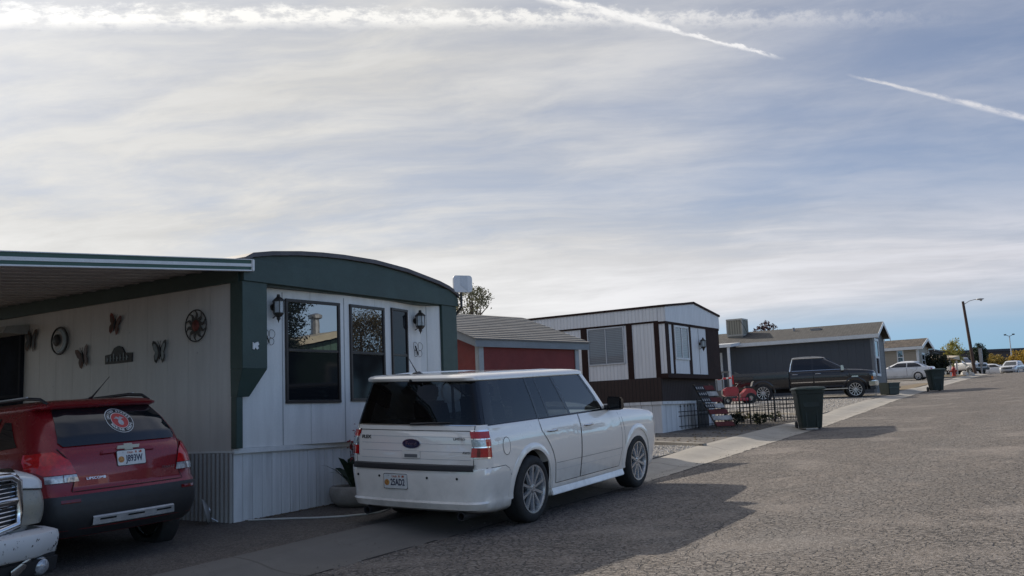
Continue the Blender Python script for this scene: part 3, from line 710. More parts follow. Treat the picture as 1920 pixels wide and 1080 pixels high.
t.box(gx0-2.0,11.2,2.95,gx0-1.91,14.9,3.03)
for i in range(5): t.box(gx0-1.3,11.05-.28*i-.05,1.9-.14*i,gx0-1.25,11.05-.28*i,2.95-.14*i)
t.hexa([(gx0-1.31,9.85,2.3),(gx0-1.24,9.85,2.3),(gx0-1.24,11.1,2.93),(gx0-1.31,11.1,2.93)],[(gx0-1.31,9.85,2.37),(gx0-1.24,9.85,2.37),(gx0-1.24,11.1,3.0),(gx0-1.31,11.1,3.0)])
P(K,'porch_railing',t,M('railing_wood',(.17,.165,.15),.8,var=.2))
PS(K,'roof_vent',MB().box(41.9,7.1,4.84,42.3,7.6,5.12).tube([(42.1,8.5,4.8),(42.1,8.5,5.25)],.06),M('vent_metal',(.25,.25,.25),.5))
sw=thing('swamp_cooler','boxy beige swamp cooler standing on the grey home roof','air cooler',(41.5,11.6,4.62))
cx,cy=41.5,11.6; z0=5.0
P(sw,'cabinet',MB().box(cx-.46,cy-.46,z0,cx+.46,cy+.46,z0+.10).box(cx-.46,cy-.46,z0+.86,cx+.46,cy+.46,z0+.95).box(cx-.46,cy-.46,z0+.1,cx-.38,cy-.38,z0+.86).box(cx+.38,cy-.46,z0+.1,cx+.46,cy-.38,z0+.86).box(cx-.46,cy+.38,z0+.1,cx-.38,cy+.46,z0+.86).box(cx+.38,cy+.38,z0+.1,cx+.46,cy+.46,z0+.86),M('cooler_beige',(.36,.34,.30),.5,var=.12),bevel=.008)
lv=MB(); lv.box(cx-.42,cy-.42,z0+.1,cx+.42,cy+.42,z0+.86)
P(sw,'pad_panel',lv,Msiding('cooler_pad',(.27,.25,.20),.14,.03,.45,.8))
P(sw,'base_curb',MB().hexa([(cx-.6,cy-.6,z0-.5),(cx+.6,cy-.6,z0-.35),(cx+.6,cy+.6,z0-.35),(cx-.6,cy+.6,z0-.5)],[(cx-.4,cy-.4,z0-.002),(cx+.4,cy-.4,z0-.002),(cx+.4,cy+.4,z0-.002),(cx-.4,cy+.4,z0-.002)]),M('cooler_base',(.26,.245,.215),.6))
P(sw,'cable',MB().tube([(cx-.47,cy-.35,z0+.8),(cx-.62,cy-.6,z0+.5),(cx-.6,cy-.75,z0+.1),(cx-.5,cy-1.0,z0-.02)],.012,6),m_black)
# ---------------------------------------------------------------- beige house
B=thing('mobile_home','beige lap sided mobile home with brown shingles beyond the dark grey home','mobile home',(72.8,8.19,2.7))
bx0,bx1,by0=72.8,77.4,8.19; ez=5.47; rzz=6.15; xm=(bx0+bx1)/2
m_beige=Msiding('beige_lap',(.31,.265,.205),.13,.014,.7,.6,horiz=True,streak=.04)
P(B,'wall',MB().prism_y([(bx0,2.6),(bx1,2.6),(bx1,ez),(xm,rzz-.1),(bx0,ez)],by0,22),m_beige)
t=MB(); ov=.3; sl=(rzz-ez)/(xm-bx0); za=ez-ov*sl+.03
for xa in (bx0-ov,bx1+ov): t.hexa([(xa,by0-.4,za),(xm,by0-.4,rzz),(xm,22,rzz),(xa,22,za)],[(xa,by0-.4,za+.05),(xm,by0-.4,rzz+.05),(xm,22,rzz+.05),(xa,22,za+.05)])
P(B,'roof',t,Mshingle('brown_shingle',(.035,.026,.020),(.105,.082,.060),.2))
t=MB(); t.box(bx0-ov-.03,by0-.42,za-.2,bx0-ov,22,za+.03)
for xa in (bx0-ov,bx1+ov): t.hexa([(xa,by0-.44,za-.2),(xm,by0-.44,rzz-.2),(xm,by0-.402,rzz-.2),(xa,by0-.402,za-.2)],[(xa,by0-.44,za+.055),(xm,by0-.44,rzz+.055),(xm,by0-.402,rzz+.055),(xa,by0-.402,za+.055)])
P(B,'eave_trim',t,m_trimw)
b=MB(); b.box(bx0-.03,by0-.03,2.6,bx0+.12,by0+.14,ez-.15); b.box(bx1-.12,by0-.03,2.6,bx1+.03,by0-.002,ez-.15); PS(B,'corner_trim',b,m_trimw)
WB=Wall((bx0-.001,22),(bx0-.001,by0)); window(B,WB,22-9.80,22-9.28,4.1,5.25,m_trimw,m_glass,.08,rail=4.66,out=.04)
EB=Wall((bx0,by0),(bx1,by0)); window(B,EB,1.3,2.6,3.7,5.0,m_trimw,m_glass,.09,rail=4.4,out=.04)
P(B,'vent_pipe',MB().tube([(74.3,11.0,5.7),(74.3,11.0,6.45)],.05),m_metal)
# ---------------------------------------------------------------- vehicles
class Slice:
    """car body as stacked rounded outlines: levels (z, xrear, xfront, halfwidth, rear radius, front radius, rear bow, front bow, side bulge)"""
    def __init__(s,lv,fr,na=5,nr=4,nf=4): s.lv=lv; s.fr=fr; s.na=na; s.nr=nr; s.nf=nf
    def P(s,z):
        L=s.lv
        if z<=L[0][0]: return L[0][1:]
        for a,b in zip(L,L[1:]):
            if z<=b[0]:
                t=(z-a[0])/max(1e-9,b[0]-a[0]); return tuple(p+(q-p)*t for p,q in zip(a[1:],b[1:]))
        return L[-1][1:]
    def w(s,p,x):
        xr,xf,hw=p[0],p[1],p[2]; h=(xf-xr)/2; return hw-p[7]*((x-(xr+xf)/2)/h)**2
    def half(s,z):
        p=s.P(z); xr,xf,hw,rr,rf,br,bf,bu=p; o=[]
        h1=s.w(p,xr+rr); h2=s.w(p,xf-rf); y1=h1-rr; y2=h2-rf
        for i in range(s.nr+1): y=-y1*i/s.nr; o.append((xr+br*(y/h1)**2,y))
        cx=o[-1][0]+rr
        for i in range(1,s.na+1): a=PI/2*i/s.na; o.append((cx-rr*cos(a),-y1-rr*sin(a)))
        xs=cx; b2=bf*(y2/h2)**2; xe=xf-b2-rf
        for f in s.fr: x=xs+(xe-xs)*f; o.append((x,-s.w(p,x)))
        for i in range(0,s.na+1): a=PI/2*i/s.na; o.append((xe+rf*sin(a),-y2-rf*cos(a)))
        for i in range(1,s.nf+1): y=-y2*(1-i/s.nf); o.append((xf-bf*(y/h2)**2,y))
        return o
    def side(s,x,z):
        p=s.P(z); xr,xf,hw,rr,rf,br,bf,bu=p
        h1=s.w(p,xr+rr); h2=s.w(p,xf-rf); xs=xr+br*((h1-rr)/h1)**2+rr; xe=xf-bf*((h2-rf)/h2)**2-rf
        if x<xs: d=min(rr,xs-x); return h1-rr+math.sqrt(max(0,rr*rr-d*d))
        if x>xe: d=min(rf,x-xe); return h2-rf+math.sqrt(max(0,rf*rf-d*d))
        return s.w(p,x)
    def rear(s,y,z):
        p=s.P(z); xr,xf,hw,rr,rf,br,bf,bu=p; h1=s.w(p,xr+rr); y1=h1-rr; a=abs(y)
        if a<=y1: return xr+br*(a/h1)**2
        d=min(rr,a-y1); return xr+br*(y1/h1)**2+rr-math.sqrt(max(0,rr*rr-d*d))
    def front(s,y,z):
        p=s.P(z); xr,xf,hw,rr,rf,br,bf,bu=p; h2=s.w(p,xf-rf); y2=h2-rf; a=abs(y)
        if a<=y2: return xf-bf*(a/h2)**2
        d=min(rf,a-y2); return xf-bf*(y2/h2)**2-rf+math.sqrt(max(0,rf*rf-d*d))
    def fs(s,sg,off=.004): return lambda x,z:(x,sg*(s.side(x,z)+off),z)
    def fr_(s,off=.004): return lambda y,z:(s.rear(y,z)-off,y,z)
    def ff(s,off=.004): return lambda y,z:(s.front(y,z)+off,y,z)
    def ncol(s): return s.nr+1+s.na+len(s.fr)+s.na+1+s.nf
    def solid(s,mb):
        rings=[]
        for l in s.lv:
            h=s.half(l[0]); r=[(x,y,l[0]) for x,y in h]+[(x,-y,l[0]) for x,y in h[-2:0:-1]]; rings.append(r)
        n=len(rings[0]); vs=[v for r in rings for v in r]; fs=[]
        for i in range(len(rings)-1):
            for k in range(n): fs.append((i*n+k,i*n+(k+1)%n,(i+1)*n+(k+1)%n,(i+1)*n+k))
        fs+=[tuple(range(n))[::-1],tuple(range((len(rings)-1)*n,len(rings)*n))]
        mb.add(vs,fs)
    def strip(s,mb,c0,c1,z0,z1,sg=1,off=0.,nz=4):
        """columns c0..c1 of the outline between heights"""
        zz=frange(z0,z1,nz); vs=[]; m=c1-c0+1
        for z in zz:
            h=s.half(z)
            for c in range(c0,c1+1):
                x,y=h[c]; a=h[max(0,c-1)]; b=h[min(len(h)-1,c+1)]; d=Vector((b[0]-a[0],b[1]-a[1])).normalized(); n=Vector((d.y,-d.x))
                vs.append((x+n.x*off,sg*(y+n.y*off),z))
        mb.add(vs,[(j*m+i,j*m+i+1,(j+1)*m+i+1,(j+1)*m+i) for j in range(nz) for i in range(m-1)])
m_tyre=M('tyre_rubber',(.018,.018,.018),.8,var=.2,scale=12,bump=.2,bs=90)
m_dark=M('underbody_black',(.010,.010,.010),.8)
m_plastic=M('black_plastic',(.022,.022,.024),.5,var=.1,scale=20,bump=.1,bs=200)
m_gloss=M('gloss_black',(.006,.006,.008),.08,var=.0,fine=0)
m_chrome=M('chrome',(.62,.63,.65),.10,1.,var=.03,fine=.0)
m_alloy=M('alloy_rim',(.54,.55,.56),.25,.75,var=.06,fine=.02)
m_redlens=M('red_lens',(.50,.012,.014),.10,var=.2,scale=30,coat=.6,fine=.1)
m_reddark=M('dark_red_lens',(.12,.004,.006),.10,var=.2,scale=30,coat=.6)
m_clear=M('clear_lens',(.42,.43,.45),.10,.3,var=.25,scale=40,coat=.6,fine=.1)
m_amber=M('amber_lens',(.55,.16,.02),.12,var=.15,scale=30,coat=.5)
m_oldlens=M('clouded_lens',(.36,.33,.26),.30,var=.18,scale=9,coat=.3,col2=(.25,.24,.21))
m_privacy=Mglass('privacy_glass',(.008,.009,.011),.20,1.46,.012)
m_clearglass=Mglass('car_glass',(.02,.022,.024),.80,1.55,.01)
m_blackglass=Mglass('dark_car_glass',(.007,.008,.010),0,1.6,.012)
m_plate=M('plate_white',(.62,.62,.60),.4,var=.06,scale=20)
m_ink=M('plate_ink',(.015,.02,.06),.5); m_inkred=M('plate_red',(.40,.09,.04),.5); m_emb=M('plate_emblem',(.42,.13,.04),.5,col2=(.55,.33,.08),scale=60)
m_disc=M('brake_disc',(.022,.021,.02),.5,.5,var=.2,scale=20)
m_seat=M('seat_fabric',(.05,.047,.045),.85)
def wheel(o,x,y,r,w,rr,sg,spokes=6,double=True,mat=None,tyre=None,low=False,r_in=.0,lug=True,hollow=True,sw=.030):
    """wheel centred at (x,y,r); sg=+1 outer face towards +y"""
    n=20 if low else 36; q=MB(); f=lambda d:y+sg*d
    q.lathe([(rr-.005,f(-w/2+.01)),(rr+.01,f(-w/2)),(r-.03,f(-w/2)),(r-.008,f(-w/2+.02)),(r,f(-w/2+.05)),(r,f(w/2-.05)),(r-.008,f(w/2-.02)),(r-.03,f(w/2-.002)),(rr+.035,f(w/2+.004)),(rr+.01,f(w/2-.004)),(rr-.004,f(w/2-.018))],(x,0,r),'y',n)
    t=P(o,'wheel',q,m_tyre,smooth=40)
    m=MB(); m.lathe([(rr+.004,f(w/2-.004)),(rr+.006,f(w/2-.001)),(rr-.012,f(w/2-.003)),(rr-.022,f(w/2-.03)),(rr-.03,f(-w/2+.02))],(x,0,r),'y',n)
    fo=f(w/2-.022); fi=f(w/2-.055); hub=.062 if not low else .07
    m.lathe([(0,f(w/2-.012)),(hub*.55,f(w/2-.012)),(hub*.6,f(w/2-.018)),(hub,f(w/2-.024)),(hub*1.15,fi),(0,fi)],(x,0,r),'y',n)
    for k in range(spokes):
        a0=2*PI*k/spokes+PI/2
        for dd in ((-1,1) if double else (0,)):
            ai=a0+dd*.20*(6/spokes); ao=a0+dd*(.30 if double else 0)*(5.2/spokes)
            def pt(rad,a,off,wd): 
                ca,sa=cos(a),sin(a); return [(x+rad*ca-wd*sa,off,r+rad*sa+wd*ca),(x+rad*ca+wd*sa,off,r+rad*sa-wd*ca)]
            wi,wo=sw*.55,sw*.62
            b=pt(hub*.8,ai,fi,wi)+pt(rr-.012,ao,f(w/2-.045),wo)[::-1]; tp=pt(hub*.8,ai,f(w/2-.02),wi*.7)+pt(rr-.012,ao,f(w/2-.010),wo*.7)[::-1]
            m.hexa(b,tp)
    ri=P(t,'rim',m,mat or m_alloy,smooth=35)
    d=MB(); d.lathe([(0,f(-.02)),(rr*.62,f(-.02)),(rr*.62,f(-.04)),(rr-.03,f(-.05)),(rr-.03,f(-.06)),(0,f(-.06))],(x,0,r),'y',n); P(t,'brake_disc',d,m_disc)
    if lug and not low:
        d=MB()
        for k in range(5):
            a=2*PI*k/5+.3; px,pz=x+.04*cos(a)*1.0,r+.04*sin(a); d.tube([(px,f(w/2-.03),pz),(px,f(w/2-.014),pz)],.007,6)
        PS(ri,'lug_nut',d,m_plastic)
    return t
def plate(o,c,xd,yd,num,prefix='Utah'):
    c=Vector(c); xd=Vector(xd).normalized(); yd=Vector(yd).normalized(); n=xd.cross(yd)
    T=Matrix.Identity(4)
    for i in range(3): T[i][0]=xd[i]; T[i][1]=yd[i]; T[i][2]=n[i]; T[i][3]=c[i]
    m=MB(); m.T=T; m.prism_z(rrect(.305,.152,.014,4),-.006,.0); pl_=P(o,'licence_plate',m,m_plate)
    q=MB(); q.T=T; q.prism_z([(p[0],p[1]) for p in rrect(.318,.165,.016,4)],-.008,-.003); P(pl_,'plate_frame',q,m_chrome if num[0]=='2' else m_plastic)
    text('plate_number',num,.098,c+n*.0012+xd*.03-yd*.012,xd,yd,m_ink,pl_,sx=.66,bold=.0016)
    text('plate_state',prefix,.034,c+n*.0012-xd*.012+yd*.052,xd,yd,m_inkred,pl_)
    e=MB(); e.T=T; e.lathe([(0,.0015),(.033,.0015),(.033,.0002)],(-.113,-.014,0),'z',20); P(pl_,'plate_emblem',e,m_emb)
    e=MB(); e.T=T; e.box(.085,.043,.0002,.115,.065,.0015); e.box(.045,.043,.0002,.06,.065,.0015); PS(pl_,'plate_sticker',e,m_inkred)
    e=MB(); e.T=T
    for bx,by in ((-.09,.06),(.09,.06)): e.lathe([(0,.003),(.006,.003),(.006,0)],(bx,by,0),'z',8)
    PS(pl_,'plate_bolt',e,m_metal)
def place(p,h,pitch=0.,roll=None,slope=.038):
    """matrix for a vehicle standing on the sloping ground, heading h"""
    n=Vector((-slope,0,1)).normalized(); hd=Vector((cos(h),sin(h),0)); v=n.cross(hd).normalized(); u=v.cross(n)
    if pitch: u=(u*cos(pitch)+n*sin(pitch))
    w=u.cross(v); m=Matrix.Identity(4)
    for i in range(3): m[i][0]=u[i]; m[i][1]=v[i]; m[i][2]=w[i]; m[i][3]=p[i]
    return m
def flare(mb,S,sg,cx,cz,r0,r1,a0=-8,a1=188,off=.014,n=26,inn=.10):
    vs=[]
    for i in range(n+1):
        a=R_(a0+(a1-a0)*i/n); 
        for rad,o,dy in ((r0,off,-inn),(r0,off,0),((r0*.6+r1*.4),off+.006,0),(r1,.001,0)):
            x=cx+rad*cos(a); z=cz+rad*sin(a); vs.append((x,sg*(S.side(x,z)+o+dy),z))
    mb.add(vs,[(i*4+k,i*4+k+1,(i+1)*4+k+1,(i+1)*4+k) for i in range(n) for k in range(3)])
def arches(body,pts,r,hw,inner=.52,mat=None,zc=None):
    c=MB()
    for x,z in pts:
        for sg in (1,-1): c.lathe([(0,sg*inner),(r,sg*inner),(r,sg*(hw+.2)),(0,sg*(hw+.2))],(x,0,z),'y',40)
    boolcut(body,c,mat or m_dark)
def mirror_part(o,S,sg,x,z,mat_sh,size=(.11,.20,.15),arm=.08,gl=None,matb=None):
    y=S.side(x,z); m=MB(); sx,sy,sz=size
    a=sg*(y+arm); b=sg*(y+arm+sy)
    m.hexa([(x-sx*.3,a,z-.02),(x+sx,a,z-.01),(x+sx*.8,b,z+.0),(x-sx*.3,b,z-.01)],[(x-sx*.3,a,z+sz),(x+sx*.8,a,z+sz*.9),(x+sx*.5,b,z+sz*.85),(x-sx*.3,b,z+sz*.95)])
    k=P(o,'side_mirror',m,mat_sh,bevel=.018,smooth=40)
    P(k,'mirror_arm',MB().hexa([(x,sg*(y-.03),z-.03),(x+.08,sg*(y-.03),z-.03),(x+.07,sg*(y+arm+.03),z+.0),(x+.0,sg*(y+arm+.03),z+.0)],[(x,sg*(y-.03),z+.05),(x+.08,sg*(y-.03),z+.05),(x+.07,sg*(y+arm+.03),z+.05),(x+.0,sg*(y+arm+.03),z+.05)]),matb or m_plastic)
    q=MB(); q.hexa([(x-sx*.3-.004,a+sg*.02,z+.0),(x-sx*.3-.001,a+sg*.02,z+.0),(x-sx*.3-.001,b-sg*.02,z+.01),(x-sx*.3-.004,b-sg*.02,z+.01)],[(x-sx*.3-.004,a+sg*.02,z+sz-.02),(x-sx*.3-.001,a+sg*.02,z+sz-.02),(x-sx*.3-.001,b-sg*.02,z+sz*.95-.02),(x-sx*.3-.004,b-sg*.02,z+sz*.95-.02)]); P(k,'mirror_glass',q,m_blackglass)
def handle(o,S,sg,x,z,mat,L=.19):
    y=S.side(x,z); m=MB(); m.tube([(x-L/2,sg*(y-.004),z),(x-L/2+.02,sg*(y+.035),z),(x,sg*(y+.042),z+.002),(x+L/2-.02,sg*(y+.035),z),(x+L/2,sg*(y-.004),z)],[.010,.014,.015,.014,.010],8)
    return P(o,'handle',m,mat,smooth=50)
def ribbons(o,name,paths,fn,w,mat=None):
    for p in paths: m=MB(); m.ribbon(p,fn,w); r=P(o,name,m,mat or m_dark)
    return r
def circle_arc(cx,cz,r,a0,a1,n=12): return [(cx+r*cos(R_(a0+(a1-a0)*i/n)),cz+r*sin(R_(a0+(a1-a0)*i/n))) for i in range(n+1)]
# ================================================================ white boxy station wagon (hero)
m_wpaint=Mpaint('pearl_white_paint',(.82,.77,.70),.0,.3,.05,.55,2.05)
hF=R_(2.87)
u=Vector((cos(hF)*.9989,sin(hF)*.9989,.0465)).normalized(); v=Vector((-sin(hF),cos(hF),.0)); w_=u.cross(v); v=(v*cos(.045)+w_*sin(.045)); w_=u.cross(v)
T=Matrix.Identity(4)
for i in range(3): T[i][0]=u[i]; T[i][1]=v[i]; T[i][2]=w_[i]
T[2][3]=-.002
F_=thing('station_wagon','pearl white boxy station wagon with dark wrapped windows parked on the road edge','car',local=True,mat=T)
FR=[.04,.10,.16,.23,.30,.36,.42,.48,.54,.60,.66,.72,.78,.84,.90,.96]
#        z    xr    xf   hw   rr  rf   br  bf  bulge
LF=[(.20,-.80,3.72,.80,.20,.25,.04,.12,.02),(.24,-1.00,3.84,.855,.22,.27,.05,.14,.02),(.27,-1.09,3.87,.875,.22,.28,.07,.15,.02),(.335,-1.125,3.90,.895,.22,.28,.08,.15,.02),(.355,-1.10,3.91,.89,.22,.28,.08,.15,.02),(.45,-1.095,3.93,.905,.22,.28,.08,.15,.02),
(.62,-1.11,3.95,.925,.22,.28,.08,.15,.02),(.688,-1.10,3.95,.928,.22,.28,.08,.15,.02),(.692,-1.045,3.95,.928,.19,.28,.06,.15,.02),(.80,-1.04,3.95,.93,.17,.27,.05,.15,.022),(.94,-1.03,3.93,.922,.15,.26,.05,.15,.024),
(.985,-1.03,3.90,.918,.15,.26,.05,.15,.026),(1.03,-1.025,3.78,.908,.15,.26,.05,.16,.028),(1.07,-1.02,3.50,.896,.15,.26,.05,.18,.03),(1.10,-1.015,3.05,.885,.15,.24,.05,.15,.02),(1.125,-1.01,2.55,.875,.15,.2,.05,.10,.015),(1.145,-1.005,2.40,.862,.15,.2,.05,.10,.012)]
SB=Slice(LF,FR); mb=MB(); SB.solid(mb); body=P(F_,'body',mb,m_wpaint,smooth=38)
arches(body,[(0,.385),(2.995,.385)],.425,.93); smooth(body,38)
GL=[(1.145,-1.00,2.32,.845,.10,.14,.05,.12,.012),(1.30,-.965,2.19,.805,.10,.14,.05,.12,.012),(1.45,-.93,2.05,.763,.10,.14,.05,.11,.012),(1.61,-.885,1.88,.715,.10,.14,.04,.10,.012)]
FG=[.06,.13,.20,.27,.33,.375,.392,.465,.478,.55,.635,.66,.73,.80,.88,.955,.975]
SG=Slice(GL,FG); nr=SG.nr; na=SG.na; c0=nr+na   # first side col index
ci=lambda k: c0+1+k
nC=SG.ncol()
def gstrip(o,name,a,b,mat,off=0.,sides=(1,-1),z0=1.145,z1=1.615,lab=None):
    for sg in sides:
        m=MB(); SG.strip(m,a,b,z0,z1,sg,off,5); P(o,name,m,mat,smooth=50)
m=MB(); 
for sg in (1,-1): SG.strip(m,0,c0-2,1.145,1.615,sg,0,5)
rw=P(F_,'rear_window',m,m_privacy,smooth=50)
gstrip(F_,'rear_pillar',c0-2,c0+1,m_gloss,.001)
gstrip(F_,'quarter_window',c0+1,ci(5),m_privacy)
gstrip(F_,'door_pillar',ci(5),ci(6),m_gloss,.003)
gstrip(F_,'rear_door_window',ci(6),ci(10),m_privacy)
gstrip(F_,'window_divider',ci(7),ci(8),m_gloss,.002,z1=1.60)
gstrip(F_,'door_pillar',ci(10),ci(11),m_gloss,.003)
gstrip(F_,'front_door_window',ci(11),ci(15),m_clearglass)
gstrip(F_,'window_frame',ci(15),ci(16),m_gloss,.003); gstrip(F_,'front_pillar',ci(16),ci(16)+na-1,m_wpaint,.004)
m=MB()
for sg in (1,-1): SG.strip(m,ci(16)+na-1,nC-1,1.145,1.615,sg,0,5)
P(F_,'windscreen',m,m_clearglass,smooth=50)
RL_=[(1.602,-.935,1.87,.722,.14,.18,.05,.10,.012),(1.612,-.985,1.885,.735,.15,.18,.06,.10,.012),(1.640,-1.0,1.87,.735,.16,.18,.06,.10,.012),(1.660,-.985,1.80,.718,.16,.2,.06,.1,.012),(1.673,-.93,1.68,.68,.16,.2,.05,.1,.01),(1.682,-.80,1.5,.60,.16,.2,.04,.08,.01),(1.687,-.5,1.2,.40,.14,.18,.02,.04,.0)]
SR=Slice(RL_,FR); mb=MB(); SR.solid(mb); rf=P(F_,'roof',mb,m_wpaint,smooth=50)
rib=MB()
for sg in (1,-1): rib.tube([(-.6,sg*.56,1.672),(-.3,sg*.575,1.684),(.9,sg*.575,1.684),(1.2,sg*.555,1.674)],.012,6)
PS(rf,'roof_rail',rib,m_wpaint,smooth=60)
P(rf,'spoiler_lamp',MB().lathe([(0,-1.003),(.014,-1.003),(.016,-.97)],(0,.03,1.618),'x',10),m_dark)
ribbons(rf,'roof_seam',[[(-.74,1.60),(-.74,1.652)]],SR.fs(-1,.0012),.006)
a_=MB(); a_.hexa([(-.70,.16,1.675),(-.52,.18,1.675),(-.52,.22,1.675),(-.70,.24,1.675)],[(-.68,.18,1.70),(-.60,.19,1.712),(-.60,.21,1.712),(-.68,.22,1.70)]); a_.tube([(-.64,.2,1.70),(-.76,.2,1.83),(-.87,.2,1.94)],[.007,.004,.003],6)
P(F_,'roof_aerial',a_,m_plastic)
# cabin inside
c_=MB()
for x,y in ((1.15,.38),(1.15,-.38),(.15,.38),(.15,-.38)):
    c_.hexa([(x-.25,y-.24,.9),(x-.08,y-.24,.9),(x-.08,y+.24,.9),(x-.25,y+.24,.9)],[(x-.36,y-.22,1.36),(x-.24,y-.22,1.36),(x-.24,y+.22,1.36),(x-.36,y+.22,1.36)]); c_.box(x-.36,y-.13,1.38,x-.27,y+.13,1.55)
PS(F_,'seat',c_,m_seat,bevel=.03)
d_=MB(); d_.hexa([(1.75,-.8,1.0),(2.2,-.78,1.0),(2.2,.78,1.0),(1.75,.8,1.0)],[(1.78,-.8,1.16),(2.25,-.75,1.155),(2.25,.75,1.155),(1.78,.8,1.16)]); d_.lathe([(.17,-.012),(.185,0),(.17,.012),(.158,0),(.17,-.012)],(1.62,.38,1.12),'x',20); P(F_,'dashboard',d_,m_seat,bevel=.02)
# doors
def door(o,S,sg,poly,mat,gap=.012,off=.0035,name='door'):
    cx=sum(p[0] for p in poly)/len(poly); cz=sum(p[1] for p in poly)/len(poly)
    g=[(p[0]+(gap/2 if p[0]>cx else -gap/2),p[1]+(gap/2 if p[1]>cz else -gap/2)) for p in poly]
    m=MB(); m.patch(poly,S.fs(sg,off),4); d=P(o,name,m,mat,smooth=50)
    ribbons(d,'door_gap',[poly+[poly[0]]],S.fs(sg,off+.0008),.007)
    return d
for sg in (1,-1):
    fd=[(1.22,.365),(2.38,.365),(2.46,.60),(2.44,.85),(2.38,1.07),(2.30,1.13),(1.23,1.13)]
    rd=[(.57,.365),(1.205,.365),(1.215,1.13),(.22,1.13),(.24,1.0),(.36,.88),(.47,.74),(.535,.6)]
    d=door(F_,SB,sg,fd,m_wpaint); handle(d,SB,sg,1.42,.985,m_chrome); ribbons(d,'door_groove',[[(1.23,.60),(2.45,.60)]],SB.fs(sg,.0046),.004,m_plastic)
    ribbons(d,'door_groove',[[(1.23,.515),(2.43,.515)]],SB.fs(sg,.0046),.003,m_metal)
    d=door(F_,SB,sg,rd,m_wpaint); handle(d,SB,sg,.46,.985,m_chrome); ribbons(d,'door_groove',[[(.56,.60),(1.205,.60)]],SB.fs(sg,.0046),.004,m_plastic); ribbons(d,'door_groove',[[(.57,.515),(1.205,.515)]],SB.fs(sg,.0046),.003,m_metal)
    fl=MB(); flare(fl,SB,sg,0,.385,.425,.50); flare(fl,SB,sg,2.995,.385,.425,.50); PS(F_,'wheel_arch_lip',fl,m_wpaint,smooth=60)
    sl=MB(); yy=SB.side(1.5,.35); sl.hexa([(.47,sg*.80,.225),(2.53,sg*.80,.225),(2.53,sg*(yy+.022),.235),(.47,sg*(yy+.022),.235)],[(.47,sg*.80,.35),(2.53,sg*.80,.35),(2.53,sg*(yy-.02),.35),(.47,sg*(yy-.02),.35)]); P(F_,'sill_panel',sl,m_wpaint,bevel=.012,smooth=40)
    ribbons(F_,'belt_trim',[[(-.85,1.14),(2.28,1.14)]],SB.fs(sg,.003),.014,m_chrome if False else m_gloss)
    mirror_part(F_,SB,sg,2.10,1.135,m_gloss,(.12,.20,.17),.03)
    ribbons(F_,'body_seam',[[(-.93,.70),(-.60,.70),(-.52,.66),(-.47,.58)]],SB.fs(sg,.001),.006)
    ribbons(F_,'body_seam',[[(2.52,.45),(2.57,.62),(2.54,.86),(2.46,1.05)]],SB.fs(sg,.001),.006)
m=MB(); m.patch(circle_arc(-.56,.955,.075,0,360,20)[:-1],lambda x,z:(x,-(SB.side(x,.90+(z-.955)*1.25)+.003),.90+(z-.955)*1.25),2); fc=P(F_,'fuel_cap',m,m_wpaint,smooth=50)
ribbons(fc,'cap_gap',[[(x,.90+(z-.955)*1.25) for x,z in circle_arc(-.56,.955,.075,0,360,24)]],SB.fs(-1,.0035),.006)
# tailgate
tg=[(-.83,.72),(.83,.72),(.80,1.12),(-.80,1.12)]
m=MB(); m.patch([(-.77,.70),(.77,.70),(.77,.80),(.77,1.142),(-.77,1.142),(-.77,.80)],SB.fr_(.004),4); tgp=P(F_,'tailgate',m,m_wpaint,smooth=50)
ribbons(tgp,'tailgate_gap',[[(-.77,.70),(-.77,1.14)],[(.77,.70),(.77,1.14)],[(-.77,1.085),(.77,1.085)]],SB.fr_(.0048),.007)
ribbons(tgp,'tailgate_groove',[[(-.74,q),(.70,q)] for q in (1.02,.945,.865,.785)],SB.fr_(.0046),.0045,M('groove_shade',(.45,.45,.46),.4))
ribbons(tgp,'chrome_strip',[[(-.78,1.142),(.78,1.142)]],SB.fr_(.006),.012,m_chrome)
m=MB(); m.patch([(p[0],.945+p[1]) for p in [(.115*cos(t),.048*sin(t)) for t in frange(0,2*PI,28)[:-1]]],SB.fr_(.016),2); em=P(tgp,'badge',m,M('badge_blue',(.006,.012,.05),.12,coat=.8))
ring=[(SB.rear(.115*cos(t),.945)-.012,.02*0+.115*cos(t),.945+.048*sin(t)) for t in frange(0,2*PI,28)]
P(em,'badge_rim',MB().tube(ring,.006,6,False),m_chrome,smooth=60)
RX=(0,-1,0)
text('badge_script','Ford',.062,(SB.rear(0,.945)-.0175,0,.945),RX,(0.,0,1),m_chrome,em,sx=1.25)
text('model_badge','FLEX',.05,(SB.rear(.64,1.0)-.008,.635,1.005),(-.03,-1,0),(0,0,1),m_plastic,tgp,sx=1.2,bold=.0015)
text('trim_badge','LIMITED',.036,(SB.rear(-.6,.97)-.008,-.60,1.0),(.04,-1,0),(0,0,1),m_plastic,tgp,sx=1.1)
text('trim_badge','AWD',.032,(SB.rear(-.68,.84)-.010,-.69,.86),(.05,-1,0),(0,0,1),m_plastic,tgp,sx=1.2)
hd=MB(); xx=SB.rear(0,.83); hd.box(xx-.016,-.12,.785,xx-.002,.12,.875); g=P(tgp,'handle_recess',hd,m_wpaint,bevel=.008); P(g,'handle_pull',MB().box(xx-.018,-.085,.80,xx-.0165,.085,.835),M('recess_grey',(.13,.13,.135),.5))
# wiper
P(rw,'wiper',MB().tube([(SG.rear(0,1.15)-.025,.02,1.15),(SG.rear(-.2,1.165)-.03,-.22,1.165),(SG.rear(-.4,1.19)-.025,-.48,1.17)],[.016,.011,.006],6),m_plastic,smooth=60)
